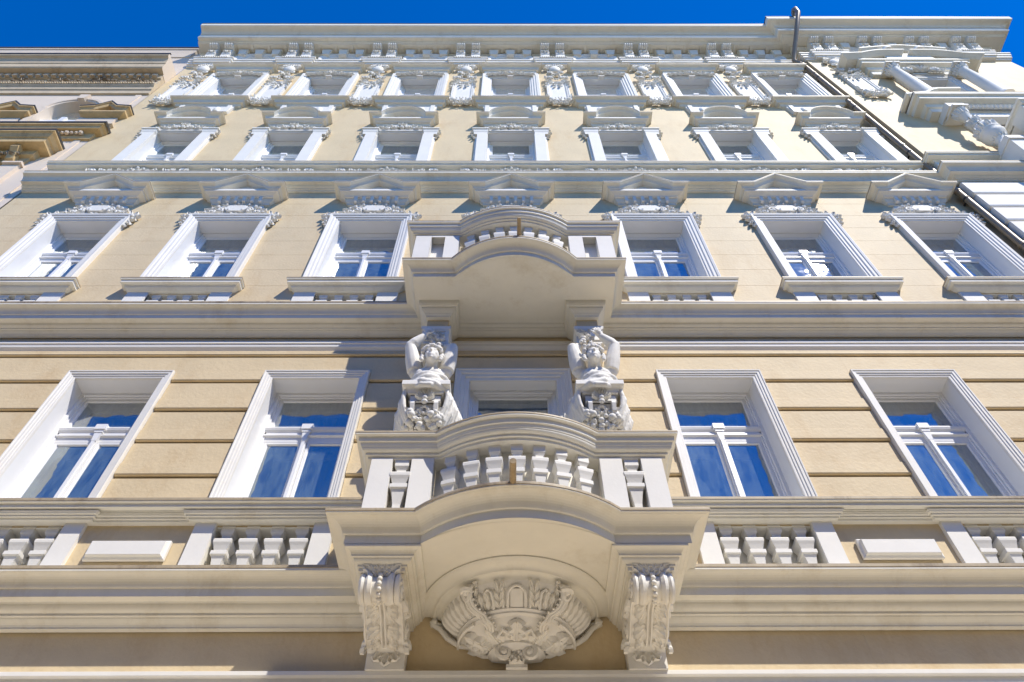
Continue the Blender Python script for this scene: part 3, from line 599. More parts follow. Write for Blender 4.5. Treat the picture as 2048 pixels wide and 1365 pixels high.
def modillion(x, p0):
    pf = [(0, 23.435), (.27, 23.435), (.29, 23.40)] + [(.225 + .085 * cos(a), 23.30 + .10 * sin(a)) for a in [k * pi / 8 for k in range(3, -7, -1)]] + [(.20, 23.14), (.185, 22.95), (.18, 22.72), (.16, 22.67), (.15, 22.27), (0, 22.27)]
    ZM = lambda z: 22.27 + (z - 22.27) * .6845
    pf = [(p * 1.2, ZM(z)) for p, z in pf]; b = MB().prism(pf, 'x', -.125, .125); o = obj('modillion', b, WHITE, BLD, (x, p0, 0), smooth=30)
    m = MB()
    for k in range(4): m.tube([(-.09 + .06 * k, 1.2 * (.225 + .095 * cos(a)), ZM(23.30 + .11 * sin(a))) for a in [pi * .6 - q * pi / 8 for q in range(10)]], .024, 5)
    mp = lambda u, v, h: (u, .215 + h, ZM(v))
    for s_ in (-1, 1): m.leaf(mp, 0, 23.05, -pi / 2 + s_ * .45, .22, .05, .05, 2, n=5)
    m.leaf(mp, 0, 23.05, -pi / 2, .30, .05, .06, 2, n=5); m.box(-.09, .09, .17, .20, 22.30, 22.48)
    obj('acanthus', m, CARVED, o, smooth=40); return o
mo = None
for c_ in pairs + rp_pairs:
    for d in (-.215, .215):
        if c_ + d - .13 < XL: continue
        if mo is None: mo = modillion(c_ + d, 0)
        else: copy(mo, (c_ + d, 0 if c_ < XR else RP, 0))
mu = obj('mutule', MB().frustum(0, .08, 22.72, .10, .08, 22.97, .125, .14).box(-.145, .145, .0, .20, 22.95, 23.067), CREAM, BLD, (BX(-3), 0, 0))
for i in BAYS:
    for d in (-.48, 0, .48):
        if not (i == -3 and d == 0): copy(mu, (BX(i) + d, 0, 0))
for x in (9.65, 11.02, 12.45): copy(mu, (x, RP, 0))
# coffer ribs on the soffit
for i in BAYS:
    for d in (-.72, -.24, .24, .72): part('soffit_rib', MB().box(BX(i) + d - .035, BX(i) + d + .035, .11, .35, 23.035, 23.07), CREAM)
    part('soffit_rib', MB().box(BX(i) - .72, BX(i) + .72, .31, .346, 23.041, 23.069), CREAM)
# oval attic lights in the frieze
def ellring(a0, b0, prof, n=40):
    b = MB(); v = [((a0 + o) * cos(2 * pi * k / n), p, 22.50 + (b0 + o) * sin(2 * pi * k / n)) for o, p in prof for k in range(n)]
    return b.add(v, [(j * n + k, j * n + (k + 1) % n, (j + 1) * n + (k + 1) % n, (j + 1) * n + k) for j in range(len(prof) - 1) for k in range(n)])
ov = obj('oval_frame', ellring(.44, .24, [(-.10, -.0), (-.10, .02), (-.04, .03), (0, .075), (.10, .08), (.13, .11), (.20, .12), (.23, .08), (.24, 0)]), WHITE, BLD, (BX(-3), 0, 0), smooth=40)
obj('oval_recess', MB().prism([(.36 * cos(2 * pi * k / 30), 22.5 + .16 * sin(2 * pi * k / 30)) for k in range(30)], 'p', .0, .006), JOIN, ov)
for i in BAYS:
    if i != -3: copy(ov, (BX(i), 0, 0))
for x in (9.65, 12.45): copy(ov, (x, RP, 0))

# ------------------------------------------------------------------ projecting end bay on the right
AX = 10.65
part('wall', wallgrid(XR, XE, 9.3, 23.67, [(AX - .60, AX + .60, 18.3, 20.25), (AX - .60, AX + .60, 14.8, 16.9)], p=RP).add([(XR, 0, 9.5), (XR, RP, 9.5), (XR, RP, 23.67), (XR, 0, 23.67)], [(0, 1, 2, 3)]).add([(XE, -6, 9.5), (XE, RP, 9.5), (XE, RP, 23.67), (XE, -6, 23.67)], [(0, 1, 2, 3)]), BEIGE)
part('building_core', MB().box(XR, XE - .05, -6, -.6, 0, 23.6), DARK)
ROLL_ = []
for k in range(9):                                          # white quoin blocks below the cornice
    z0 = 13.62 - .52 * (k + 1); bl = MB(); pr_ = [(0, z0 + .50), (.045, z0 + .485), (.06, z0 + .44), (.06, z0 + .05), (.045, z0 + .012), (0, z0)]
    part('quoin_block', bl.sweep(ends(XR + .0, XR + (1.15 if k % 2 == 0 else .9), RP), pr_), WHITE)
def endwindow(z0, z1):
    b = MB().usweep(AX - .60, AX + .60, z0, z1, [(0, RP - .3), (0, RP + .02), (.05, RP + .03), (.055, RP + .05), (.11, RP + .055), (.115, RP + .07), (.16, RP + .07), (.165, RP - .02)]); o = part('window_surround', b, WHITE)
    wn = part('window', MB().usweep(AX - .60, AX + .60, z0, z1, [(0, RP - .22), (-.07, RP - .23), (-.07, RP - .33), (-.12, RP - .33)], bottom=True).box(AX - .53, AX + .53, RP - .33, RP - .2, lerp(z0, z1, .68), lerp(z0, z1, .68) + .15).box(AX - .05, AX + .05, RP - .33, RP - .22, z0, lerp(z0, z1, .68)), JOIN)
    obj('pane', MB().add([(AX - .5, RP - .3, z0), (AX + .5, RP - .3, z0), (AX + .5, RP - .3, z1), (AX - .5, RP - .3, z1)], [(0, 1, 2, 3)]), GLASS, wn)
    return o
endwindow(18.3, 20.05); endwindow(14.8, 16.7)
ae = part('aedicule', MB().sweep(ends(AX - 1.15, AX + 1.15, RP), [(0, 20.95), (.30, 20.92), (.32, 20.90), (.32, 20.82), (.28, 20.80), (.27, 20.70), (.16, 20.68), (.15, 20.50), (.10, 20.48), (.09, 20.28), (0, 20.26)]), CREAM, label='columned window frame with a broken pediment high on the end bay')
for sx in (-1, 1):                                          # broken curved pediment halves
    pts = []
    for k in range(9): t = k / 8; pts.append((AX + sx * lerp(1.45, .52, t), RP, .36 * sin(t * pi / 2)))
    if sx > 0: pts.reverse()
    pts = [(pts[0][0], RP - .06, pts[0][2])] + pts + [(pts[-1][0], RP - .06, pts[-1][2])]
    obj('pediment_half', MB().sweep(pts, [(0, 21.10), (.42, 21.07), (.44, 21.04), (.44, 20.98), (.40, 20.95), (.34, 20.90), (.30, 20.87), (0, 20.86)]), CREAM, ae)
    obj('scroll', MB().lathe(0, 0, [(.02, -.08), (.16, -.06), (.16, .06), (.02, .08)], 16), WHITE, ae, (AX + sx * .42, RP + .32, 21.55), smooth=40)
    cx = AX + sx * .87
    obj('column', MB().lathe(cx, RP + .24, [(.17, 18.0), (.17, 18.08), (.15, 18.12), (.135, 18.16), (.135, 18.8), (.115, 19.95), (.13, 19.98), (.13, 20.02)], 20), WHITE, ae, smooth=40)
    m = MB()
    for k in range(8):
        a = 2 * pi * k / 8; c_, s_ = cos(a), sin(a); mp = (lambda c_, s_: lambda u, v, h: (cx + (.11 + h) * c_ - u * s_, RP + .24 + (.11 + h) * s_ + u * c_, v))(c_, s_); m.leaf(mp, 0, 20.0, pi / 2, .24, .06, .07, 2, n=5)
    m.box(cx - .18, cx + .18, RP + .06, RP + .42, 20.22, 20.28); obj('capital', m, CARVED, ae, smooth=40)
obj('top_gable', MB().sweep([(AX - .75, RP - .06, 0), (AX - .75, RP, 0), (AX - .12, RP, .3), (AX + .12, RP, .3), (AX + .75, RP, 0), (AX + .75, RP - .06, 0)], [(0, 21.72), (.40, 21.68), (.42, 21.65), (.42, 21.58), (.36, 21.54), (.30, 21.48), (0, 21.46)]), CREAM, ae)
obj('gable_block', MB().box(AX - .62, AX + .62, RP - .002, RP + .30, 20.96, 21.47), CREAM, ae)
m = MB(); mp = wallmap(AX, 0, RP + .13)
for k in range(9): m.leaf(mp, 0, 20.42, pi * (k + .5) / 9, .30, .06, .09, 2, n=6)
for s_ in (-1, 1):
    m.spiral(mp, s_ * .36, 20.40, .10, 1.4, 0 if s_ < 0 else pi, s_, .035, .06)
    for k in range(5): m.leaf(mp, s_ * (.2 + .08 * k), 20.32, pi / 2 - s_ * .9, .2, .05, .07, 2, n=5)
obj('carved_crest', m, CARVED, ae, smooth=40)
# lower aedicule with candelabrum columns
lo = part('aedicule', MB().sweep(ends(AX - 1.16, AX + 1.16, RP), [(0, 17.55), (.46, 17.52), (.48, 17.49), (.48, 17.40), (.43, 17.37), (.42, 17.26), (.30, 17.22), (.28, 17.10), (.24, 17.08), (.22, 16.95), (0, 16.93)]), CREAM, label='heavy window frame on bulging baluster columns on the end bay')
flash('flashing', ends(AX - 1.16, AX + 1.16, RP), .48, 17.5, DARKMETAL, lo)
obj('pediment_half', MB().sweep([(AX - 1.3, RP - .06, 0), (AX - 1.3, RP, 0)] + [(AX - 1.3 + .12 * k, RP, .42 * sin(k / 5 * pi / 2)) for k in range(1, 6)] + [(AX - .7, RP - .06, .42)], [(0, 17.72), (.40, 17.69), (.42, 17.66), (.42, 17.58), (.36, 17.54), (0, 17.52)]), CREAM, lo)
obj('frieze_band', MB().box(AX - 1.17, AX + 1.17, RP - .002, RP + .20, 16.70, 16.93), WHITE, lo)
m = MB(); mp = wallmap(0, 0, RP + .28)
for k in range(22): m.leaf(mp, AX - 1.05 + .1 * k, 16.97, pi / 2, .14, .05, .06, 2, n=4)
obj('leaf_band', m, CARVED, lo, smooth=40)
for sx in (-1, 1):
    cx = AX + sx * 1.0; cpx = RP + .30
    prof = [(.16, 14.76), (.17, 14.80), (.13, 14.85), (.10, 14.95), (.13, 15.05), (.19, 15.15), (.215, 15.25), (.20, 15.34), (.215, 15.36), (.215, 15.40), (.17, 15.43), (.19, 15.52), (.20, 15.60), (.19, 15.68), (.13, 15.76), (.10, 15.80), (.125, 15.82), (.095, 15.86), (.085, 16.35), (.11, 16.38), (.11, 16.42)]
    col = obj('candelabrum_column', MB().lathe(cx, cpx, prof, 22), WHITE, lo, smooth=50)
    m = MB()
    for k in range(10):
        a = 2 * pi * k / 10; c_, s_ = cos(a), sin(a)
        for (z, r, L, wd) in ((15.42, .18, .22, .05), (15.03, .12, .22, .06), (15.9, .09, .22, .03), (16.40, .10, .28, .06)):
            mp = (lambda c_, s_, r: lambda u, v, h: (cx + (r + h) * c_ - u * s_, cpx + (r + h) * s_ + u * c_, v))(c_, s_, r); m.leaf(mp, 0, z, pi / 2, L, wd, .05, 2, n=5)
    m.box(cx - .17, cx + .17, RP + .1, RP + .47, 16.66, 16.72); obj('column_leaves', m, CARVED, col, smooth=40)
    obj('column_pedestal', MB().frustum(cx, RP + .26, 14.0, .11, .16, 14.60, .15, .22).frustum(cx, RP + .28, 14.60, .17, .23, 14.76, .17, .22), WHITE, lo)
    obj('entablature_block', MB().box(cx - .2, cx + .2, RP - .002, RP + .42, 16.721, 16.928), WHITE, lo)
# balcony of the end bay, only its near corner is in view
eb = part('corner_balcony', MB().sweep([(9.85, RP - .05), (9.85, RP + .95), (XE, RP + .95)], [(-.2, 14.03), (.0, 14.02), (.02, 13.99), (.02, 13.90), (-.02, 13.86), (-.06, 13.78), (-.07, 13.70), (-.2, 13.69)], caps=False), CREAM, label='stone balcony at the right edge of the end bay')
obj('slab', MB().box(9.95, XE, RP - .02, RP + .86, 13.70, 14.02), CREAM, eb)
obj('parapet', MB().box(10.12, XE, RP - .02, RP + .80, 14.0, 15.46), CREAM, eb)
obj('parapet_pier', MB().box(10.06, 10.40, RP + .45, RP + .84, 14.0, 15.47), CREAM, eb)
obj('handrail', MB().sweep([(10.12, RP - .05), (10.12, RP + .86), (XE, RP + .86)], [(-.3, 15.66), (.06, 15.64), (.08, 15.62), (.08, 15.56), (.05, 15.54), (.02, 15.48), (-.3, 15.47)]), CREAM, eb)

# ------------------------------------------------------------------ the two centre balconies
CB = 0.04
def arcpath(hw, hc, p0, p1, n=18, back=-.03, close=True):
    """Plan of a balcony edge: sides at depth p0, a swelling middle of half width hc out to p1."""
    rise = p1 - p0; R = (hc * hc + rise * rise) / (2 * rise); pts = [(CB - hw, back), (CB - hw, p0)]
    for k in range(n + 1):
        x = -hc + 2 * hc * k / n; pts.append((CB + x, p0 + math.sqrt(R * R - x * x) - (R - rise)))
    return pts + [(CB + hw, p0), (CB + hw, back)]
def balcony(label, hw, hc, p0, p1, zt, prof, rail, railz, railp, railhw, railhc, soff):
    pth = arcpath(hw, hc, p0, p1); b = MB().sweep(pth, prof, caps=False)
    o = part('balcony', b, CREAM, label=label)
    inner = arcpath(hw - .05, hc, p0 - .05, p1 - .05); pl = MB(); n = len(inner)
    pl.add([(x, p, zt) for x, p in inner], [tuple(range(n))]); obj('balcony_floor', pl, CREAM, o)
    inner = arcpath(hw - soff, hc, p0 - soff, p1 - soff); sf = MB(); zs = prof[-1][1]
    sf.add([(x, p, zs) for x, p in inner], [tuple(range(n))]); obj('soffit', sf, CREAM, o)
    fl = MB().sweep(pth, [(-.10, zt + .03), (.004, zt + .012), (.006, zt + .004), (.006, zt - .014), (-.004, zt - .014)]); obj('flashing', fl, FLASH, o)
    rp = arcpath(railhw, railhc, railp[0], railp[1]); obj('handrail', MB().sweep(rp, rail), CREAM, o)
    z1 = rail[0][1]
    obj('handrail_flashing', MB().sweep(rp, [(-.10, z1 + .012), (.004, z1 + .006), (.005, z1 - .012), (-.004, z1 - .012)]), FLASH, o)
    for sx in (-1, 1):
        xx = CB + sx * (railhw - .07); a_, b_ = sorted((xx - sx * .12, xx)); 
        obj('handrail_return', MB().box(a_, b_, -.02, railp[0] - .14, rail[-1][1] - .005, rail[-1][1] + .1), CREAM, o)
    return o
slabprof = [(0, 5.325), (.0, 5.285), (-.018, 5.28)] + curve((-.02, 5.278), (-.125, 5.195), 'cavetto', 7) + [(-.13, 5.193), (-.135, 5.182), (-.155, 5.180), (-.155, 5.098), (-.2, 5.091)]
rail1 = [(0, 6.275), (0, 6.245), (-.03, 6.24), (-.035, 6.19), (-.05, 6.185), (-.06, 6.15)] + curve((-.065, 6.148), (-.10, 6.11), 'ovolo', 4) + [(-.105, 6.11), (-.105, 6.085), (-.125, 6.08), (-.13, 6.055), (-.28, 6.05), (-.30, 6.05), (-.30, 6.275), (0, 6.275)]
b1 = balcony('lower balcony with swelling balustrade carried on a carved shell', 1.525, .82, 1.10, 1.41, 5.312, slabprof, rail1, 6.25, (1.03, 1.265), 1.465, .735, .19)
obj('slab_core', MB().box(CB - 1.36, CB + 1.36, -.02, .9, 5.10, 5.30), CREAM, b1)
for sx in (-1, 1):
    for a_, b_ in ((1.11, 1.30), (.74, .94)):
        x0, x1 = sorted((CB + sx * a_, CB + sx * b_)); obj('pier', MB().box(x0, x1, .72, .91, 5.318, 6.055), WHITE, b1)
    obj('baluster', me_bal1, WHITE, b1, (CB + sx * 1.025, .83, 5.335))
    obj('side_pier', MB().box(*sorted((CB + sx * 1.10, CB + sx * 1.30)), .0, .14, 5.318, 6.055), WHITE, b1)
    for k in range(3): obj('baluster', me_bal1, WHITE, b1, (CB + sx * 1.2, .24 + .2 * k, 5.335))
    obj('rail_base', MB().box(*sorted((CB + sx * .93, CB + sx * 1.12)), .74, .93, 5.318, 5.345), WHITE, b1)
def rail_arc(p0, p1, hc, x):
    rise = p1 - p0; R = (hc * hc + rise * rise) / (2 * rise); return p0 + math.sqrt(max(0, R * R - x * x)) - (R - rise)
bp1 = mesh('baluster', MB().sqlathe(0, 0, [(a * .84, z) for a, z in BAL1], asp=1.1)); bp1.materials.append(WHITE)
for k in range(7):
    x = -.575 + .1917 * k; o = obj('baluster', bp1, WHITE, b1, (CB + x, rail_arc(.78, 1.03, .735, x), 5.335)); o.rotation_euler.z = math.atan2(-x, 2.0) * -1.0 if False else x * .55
def back(hc, p0, p1, z0, z1, t=.06):
    a_ = [(CB - hc + 2 * hc * k / 16, rail_arc(p0, p1, hc, -hc + 2 * hc * k / 16)) for k in range(17)]
    return MB().sweep(a_, [(0, z0), (0, z1), (-t, z1), (-t, z0), (0, z0)])
obj('balustrade_back', back(.735, .74, .985, 5.318, 6.055), CREAM, b1)
for sx in (-1, 1): obj('balustrade_back', MB().box(*sorted((CB + sx * .93, CB + sx * 1.12)), .70, .76, 5.318, 6.055), CREAM, b1)
PCs = [(0, 9.497), (0, 9.445), (-.018, 9.44)] + curve((-.02, 9.438), (-.115, 9.355), 'cavetto', 7) + [(-.12, 9.353), (-.125, 9.345), (-.145, 9.345), (-.145, 9.268), (-.2, 9.261)]
rail2 = [(0, 10.47), (0, 10.43), (-.025, 10.425), (-.03, 10.37), (-.045, 10.365), (-.05, 10.34)] + curve((-.055, 10.335), (-.09, 10.30), 'ovolo', 4) + [(-.095, 10.295), (-.095, 10.275), (-.12, 10.27), (-.125, 10.245), (-.27, 10.24), (-.28, 10.24), (-.28, 10.47), (0, 10.47)]
b2 = balcony('upper balcony above the two statues, with slotted end piers', 1.43, .80, 1.01, 1.325, 9.484, PCs, rail2, 10.45, (1.04, 1.265), 1.48, .75, .18)
obj('slab_core', MB().box(CB - 1.28, CB + 1.28, -.02, .82, 9.27, 9.47), CREAM, b2)
for sx in (-1, 1):
    x0, x1 = sorted((CB + sx * .745, CB + sx * 1.34)); q0, q1 = sorted((CB + sx * .94, CB + sx * 1.125))
    g = wallgrid(x0, x1, 9.49, 10.245, [(q0, q1, 9.64, 10.2)], p=.93)
    g.box(q0 - .001, q0, .80, .93, 9.64, 10.2).box(q1, q1 + .001, .80, .93, 9.64, 10.2).add([(q0, .93, 9.64), (q1, .93, 9.64), (q1, .80, 9.64), (q0, .80, 9.64)], [(0, 1, 2, 3)])
    g.add([(x0, .80, 9.49), (x1, .80, 9.49), (x1, .80, 10.245), (x0, .80, 10.245)], [(0, 1, 2, 3)])
    for xx in (x0, x1): g.add([(xx, .80, 9.49), (xx, .93, 9.49), (xx, .93, 10.245), (xx, .80, 10.245)], [(0, 1, 2, 3)])
    obj('pier', g, WHITE, b2); obj('side_parapet', MB().box(*sorted((CB + sx * 1.24, CB + sx * 1.335)), .0, .798, 9.49, 10.245), WHITE, b2)
bp2 = mesh('baluster', MB().sqlathe(0, 0, [(a * .90, z * 1.2) for a, z in BAL2], asp=1.1)); bp2.materials.append(WHITE)
for k in range(7):
    x = -.575 + .1917 * k; o = obj('baluster', bp2, WHITE, b2, (CB + x, rail_arc(.78, 1.02, .74, x), 9.49)); o.rotation_euler.z = x * .55
obj('balustrade_back', back(.74, .735, .975, 9.49, 10.245), CREAM, b2)
# drain spouts
for bb, x, p0, z, tip in ((b1, 0.0, 1.30, 5.335, (0.0, 1.66, 5.30)), (b2, .10, 1.22, 9.50, (.10, 1.52, 9.60))):
    a0 = Vector((x, p0, z)); a1 = Vector(tip); s_ = obj('drain_spout', MB().tube([a0, a0.lerp(a1, .5), a1], [.028, .027, .026], 10), SPOUT, bb, smooth=40)

# capping blocks and consoles under the lower balcony
def cap_block(xc, hw0, steps, mb): pass
for sx, xc in ((-1, -1.018), (1, 1.075)):
    st = [(.0, 5.091), (.0, 5.075)] + curve((-.005, 5.072), (-.05, 5.04), 'cavetto', 4) + [(-.055, 5.038), (-.055, 5.022), (-.07, 5.02)] + curve((-.072, 5.018), (-.105, 4.985), 'ovolo', 4) + [(-.108, 4.98), (-.108, 4.962), (-.12, 4.96), (-.12, 4.93), (-.14, 4.93)]
    cb = obj('console_cap', MB().sweep([(xc - .30, -.03), (xc - .30, .95), (xc + .30, .95), (xc + .30, -.03)], st).box(xc - .17, xc + .17, 0, .80, 4.925, 4.96), CREAM, BLD)
    # console: scroll at the front, shallow S underside falling to the wall
    def und(t): return (lerp(.70, .155, t), 4.775 - .085 * t + .035 * sin(t * 2 * pi) * 1.0)
    pf = [(0, 4.93), (.78, 4.93)] + [(.735 + .095 * cos(a), 4.83 + .098 * sin(a)) for a in [pi * .45 - k * pi * 1.1 / 12 for k in range(13)]] + [und(t / 10) for t in range(1, 11)] + [(.125, 4.66), (.12, 4.53), (0, 4.53)]
    cs = obj('console', MB().prism(pf, 'x', xc - .155, xc + .155), WHITE, BLD, smooth=28)
    m = MB()
    # fluted roll with a string of pearls
    for u, r in ((-.135, .022), (-.085, .03), (.085, .03), (.135, .022)): m.tube([(xc + u, .735 + .10 * cos(a), 4.83 + .10 * sin(a)) for a in [pi * .5 - k * pi * 1.05 / 10 for k in range(11)]], r, 6)
    for k in range(9): a = pi * .42 - k * pi * .95 / 8; m.ball(xc, .735 + .112 * cos(a), 4.83 + .112 * sin(a), .021, n=7, m=5)
    def ump(u, v, h):                                       # v = 0 at the scroll .. 1 at the wall; h = out of the underside
        p_, z_ = und(max(0, min(1, v))); return (xc + u, p_, z_ - h)
    def umpl(u, v, h): return ump(u, v / .55, h)
    for s_ in (-1, 1):
        for (v, L, wd, a) in ((.0, .10, .032, .75), (.13, .125, .036, .72), (.29, .13, .036, .72), (.43, .10, .032, .75)):
            m.leaf(umpl, s_ * .022, v + .03, pi / 2 - s_ * a * .75, L, wd * .8, .026, 2, curl=.6, n=8)
            m.leaf(umpl, s_ * .03, v + .02, pi / 2 - s_ * (a + .35), L * .85, wd * .8, .028, 2, curl=.8, n=8)
            m.leaf(umpl, s_ * .03, v - .0, pi / 2 - s_ * (a + .85), L * .75, wd * .7, .026, 2, curl=.8, n=7)
        m.band(umpl, [(s_ * .016, .03 + .05 * k, .022) for k in range(10)], .009)
        m.band(umpl, [(s_ * .147, .0 + .055 * k, .002) for k in range(11)], .010)
    obj('acanthus_leaves', m, CARVED, cs, smooth=45)
    m = MB(); fp = lambda u, v, h: (xc + u, .80 + h, v)      # leaf tuft above the roll
    for a in (-1.1, -.55, 0, .55, 1.1): m.leaf(fp, .0 + a * .05, 4.90, pi / 2 - a * .8, .12, .045, .05, 2, n=7)
    obj('leaf_tuft', m, CARVED, cs, smooth=45)
    for s_ in (-1, 1):                                        # side leaves and volute eyes
        m = MB(); sm = (lambda s_: lambda u, v, h: (xc + s_ * (.155 + h), u, v))(s_)
        m.spiral(sm, .735, 4.83, .07, 1.6, 0, 1, .016, .0); m.spiral(sm, .27, 4.78, .07, 1.5, pi, 1, .018, .0)
        for (u, v, a, L, wd) in ((.60, 4.83, 3.3, .14, .035), (.48, 4.82, 3.0, .14, .035), (.24, 4.72, 4.3, .12, .045), (.16, 4.76, 3.6, .10, .035), (.2, 4.70, 5.0, .10, .035)): m.leaf(sm, u, v, a, L, wd, .035, 2, n=7)
        obj('side_scroll', m, CARVED, cs, smooth=45)
    m = MB(); fp = lambda u, v, h: (xc + u, .122 + h, v)
    for s_ in (-1, 0, 1): m.leaf(fp, s_ * .05, 4.665, -pi / 2 + s_ * .5, .12 - abs(s_) * .03, .045, .03, 2, n=7)
    obj('leaf_drop', m, CARVED, cs, smooth=45)

# shell corbel under the middle of the lower balcony
SX = 0.03
def shell_prof(): return [(.80, 5.10), (.815, 5.08), (.80, 5.065), (.785, 5.06)] + curve((.78, 5.058), (.715, 5.04), 'cavetto', 4) + [(.71, 5.037), (.705, 5.025), (.69, 5.022), (.685, 5.03)] + curve((.68, 5.03), (.635, 5.0), 'cavetto', 4) + [(.63, 4.99), (.60, 5.0)]
sh = part('shell_corbel', MB().lathe(SX, 0, shell_prof(), 64, 0, pi), CREAM, smooth=35, label='carved half bowl with leaf fans under the lower balcony')
bowl = [(.632, 5.0), (.628, 4.985), (.612, 4.955), (.58, 4.92), (.54, 4.885), (.50, 4.855), (.475, 4.84)]
obj('bowl', MB().lathe(SX, 0, bowl, 64, 0, pi), WHITE, sh, smooth=45)
obj('bowl_band', MB().lathe(SX, 0, [(.478, 4.845), (.492, 4.842), (.495, 4.825), (.48, 4.818), (.472, 4.812), (.475, 4.80), (.462, 4.792), (.44, 4.79), (.43, 4.795)], 64, 0, pi), WHITE, sh, smooth=35)
obj('lower_bowl', MB().lathe(SX, 0, [(.445, 4.80), (.43, 4.785), (.38, 4.76), (.31, 4.735), (.25, 4.715), (.20, 4.70)], 48, 0, pi), WHITE, sh, smooth=45)
obj('bottom_disc', MB().lathe(SX, 0, [(.21, 4.715), (.235, 4.705), (.24, 4.685), (.225, 4.675), (.215, 4.665), (.20, 4.65), (.10, 4.64), (.02, 4.63)], 40, 0, pi), WHITE, sh, smooth=35)
def bowlpt(r):
    P = bowl + [(.47, 4.80), (.43, 4.785), (.38, 4.76), (.31, 4.735), (.25, 4.715), (.20, 4.70), (.0, 4.66)]
    for (r0, z0), (r1, z1) in zip(P, P[1:]):
        if r1 <= r <= r0: return lerp(z1, z0, (r - r1) / (r0 - r1 or 1))
    return P[0][1]
def bmap(th):                                               # u across, v = radius, h = out of (below) the bowl
    def f(u, v, h):
        a = th + u / max(.12, v); z = bowlpt(v); return (SX + (v + h * .45) * cos(a), (v + h * .45) * sin(a), z - h * .85)
    return f
m = MB()
# flat tongue with border in the middle, arrow leaves beside it
mp = bmap(pi / 2); m.band(mp, [(-.07, .49, .02), (-.07, .55, .02)] + [(-.07 * cos(t * pi / 8), .565 + .05 * sin(t * pi / 8), .02) for t in range(9)] + [(.07, .55, .02), (.07, .49, .02)], .012)
m.surf(lambda u, v: mp(-.05 + .10 * u, .49 + .11 * v, .014 + .01 * sin(u * pi)), 6, 4)
for s_ in (-1, 1):
    m.band(mp, [(s_ * .105, .49, .018), (s_ * .106, .55, .018), (s_ * .112, .61, .018)], .011)
    for k in range(3):
        for q in (-1, 1): m.leaf(mp, s_ * .14, .488 + .045 * k, pi / 2 + q * .55, .085, .018, .03, 1, n=5)
    m.band(mp, [(s_ * .185, .49, .018), (s_ * .187, .55, .02), (s_ * .20, .59, .02), (s_ * .235, .61, .02), (s_ * .27, .59, .018)], .013)
    for k in range(4): m.leaf(mp, s_ * (.225 + .045 * k), .49, pi / 2 - s_ * (.05 + .06 * k), .125 - .008 * k, .03, .035, 2, bend=-s_ * .25, n=8)
    # side fans
    for k in range(6):
        th = pi / 2 - s_ * (.84 + .11 * k); m.leaf(bmap(th), 0, .485, pi / 2, .145, .034, .035, 2, bend=-s_ * .2, n=8)
    th = pi / 2 - s_ * 1.2; m.band(bmap(th), [(-.2 + .05 * k, .47, .03) for k in range(9)], .014)
obj('leaf_fan', m, CARVED, sh, smooth=50)
# S-shaped ribs with volutes
for s_ in (-1, 1):
    m = MB(); th = pi / 2 - s_ * .60; mp = bmap(th)
    def ribat(t): return (s_ * (.05 * sin(t * 2 * pi) * .8 + .01), lerp(.36, .665, t), .03 + .035 * sin(t * pi))
    for dx, r in ((-.034, .013), (-.010, .018), (.014, .014)): m.tube([mp(ribat(k / 12)[0] + s_ * dx, ribat(k / 12)[1], ribat(k / 12)[2] + (.012 if dx == -.012 else 0)) for k in range(13)], [r * (.7 + .5 * k / 12) for k in range(13)], 7)
    for k in range(9): q = ribat((k + .7) / 10); m.knob(mp, q[0] + s_ * .036, q[1], .011, q[2])
    for k in range(3): q = ribat((k + 7.5) / 10); m.leaf(mp, q[0] + s_ * .03, q[1], pi / 2 - s_ * .9, .06, .02, .03, 2, n=6)
    m.spiral(mp, -s_ * .04, .635, .036, 1.5, 0 if s_ > 0 else pi, s_, .024, .055)
    obj('scroll_rib', m, CARVED, sh, smooth=50)
    m = MB(); th = pi / 2 - s_ * 1.53; mp = bmap(th)
    pts = [(0, .20, .01), (0, .26, .03), (0, .33, .02), (0, .40, .0), (0, .45, .02), (0, .50, .05), (0, .55, .055), (0, .62, .05), (0, .68, .045), (0, .71, .015), (0, .70, -.03)]
    m.tube([mp(*q) for q in pts], [.014, .018, .02, .018, .02, .024, .024, .022, .022, .022, .016], 8)
    m.tube([mp(q[0] - s_ * .05, q[1] - .012, q[2] * .7) for q in pts], [.009, .012, .013, .012, .013, .015, .015, .013, .013, .013, .01], 6)
    for k in range(7): m.leaf(mp, -s_ * .03, .40 + .035 * k, pi / 2 + s_ * .8, .10, .025, .03, 2, n=6)
    m.spiral(mp, -s_ * .03, .665, .04, 1.4, 0 if s_ > 0 else pi, s_, .022, .02)
    obj('side_rib', m, CARVED, sh, smooth=50)
m = MB()                                                    # star of leaves on the lower bowl and the pendant
for k, L, wd in ((-1.1, .22, .07), (-.62, .18, .05), (0, .20, .09), (.62, .18, .05), (1.1, .22, .07)):
    mp = bmap(pi / 2 - k); m.leaf(mp, 0, .23, pi / 2, L, wd, .05, 3, n=9); m.band(mp, [(0, .25, .03), (0, .25 + L * .8, .035)], .012)
for s_ in (-1, 1):
    mp = bmap(pi / 2 - s_ * .30); m.band(mp, [(-.06, .30, .035), (0, .36, .035), (.07, .30, .035)], .014)
    mp = bmap(pi / 2 - s_ * 1.25); m.spiral(mp, 0, .33, .05, 1.4, 0, s_, .024, .03)
    for k in range(3): m.leaf(mp, 0, .24, pi / 2 + (k - 1) * .6, .17, .05, .05, 2, n=7)
    m.box(SX + s_ * .13 - .035, SX + s_ * .13 + .035, .20, .29, 4.705, 4.75)
obj('leaf_star', m, CARVED, sh, smooth=50)
m = MB(); fp = wallmap(SX, 0, .13)
m.prism([(-.085, 4.53), (.085, 4.53), (.07, 4.58), (.06, 4.64), (-.06, 4.64), (-.07, 4.58)], 'p', 0, .13)
for k in range(-1, 1): pass
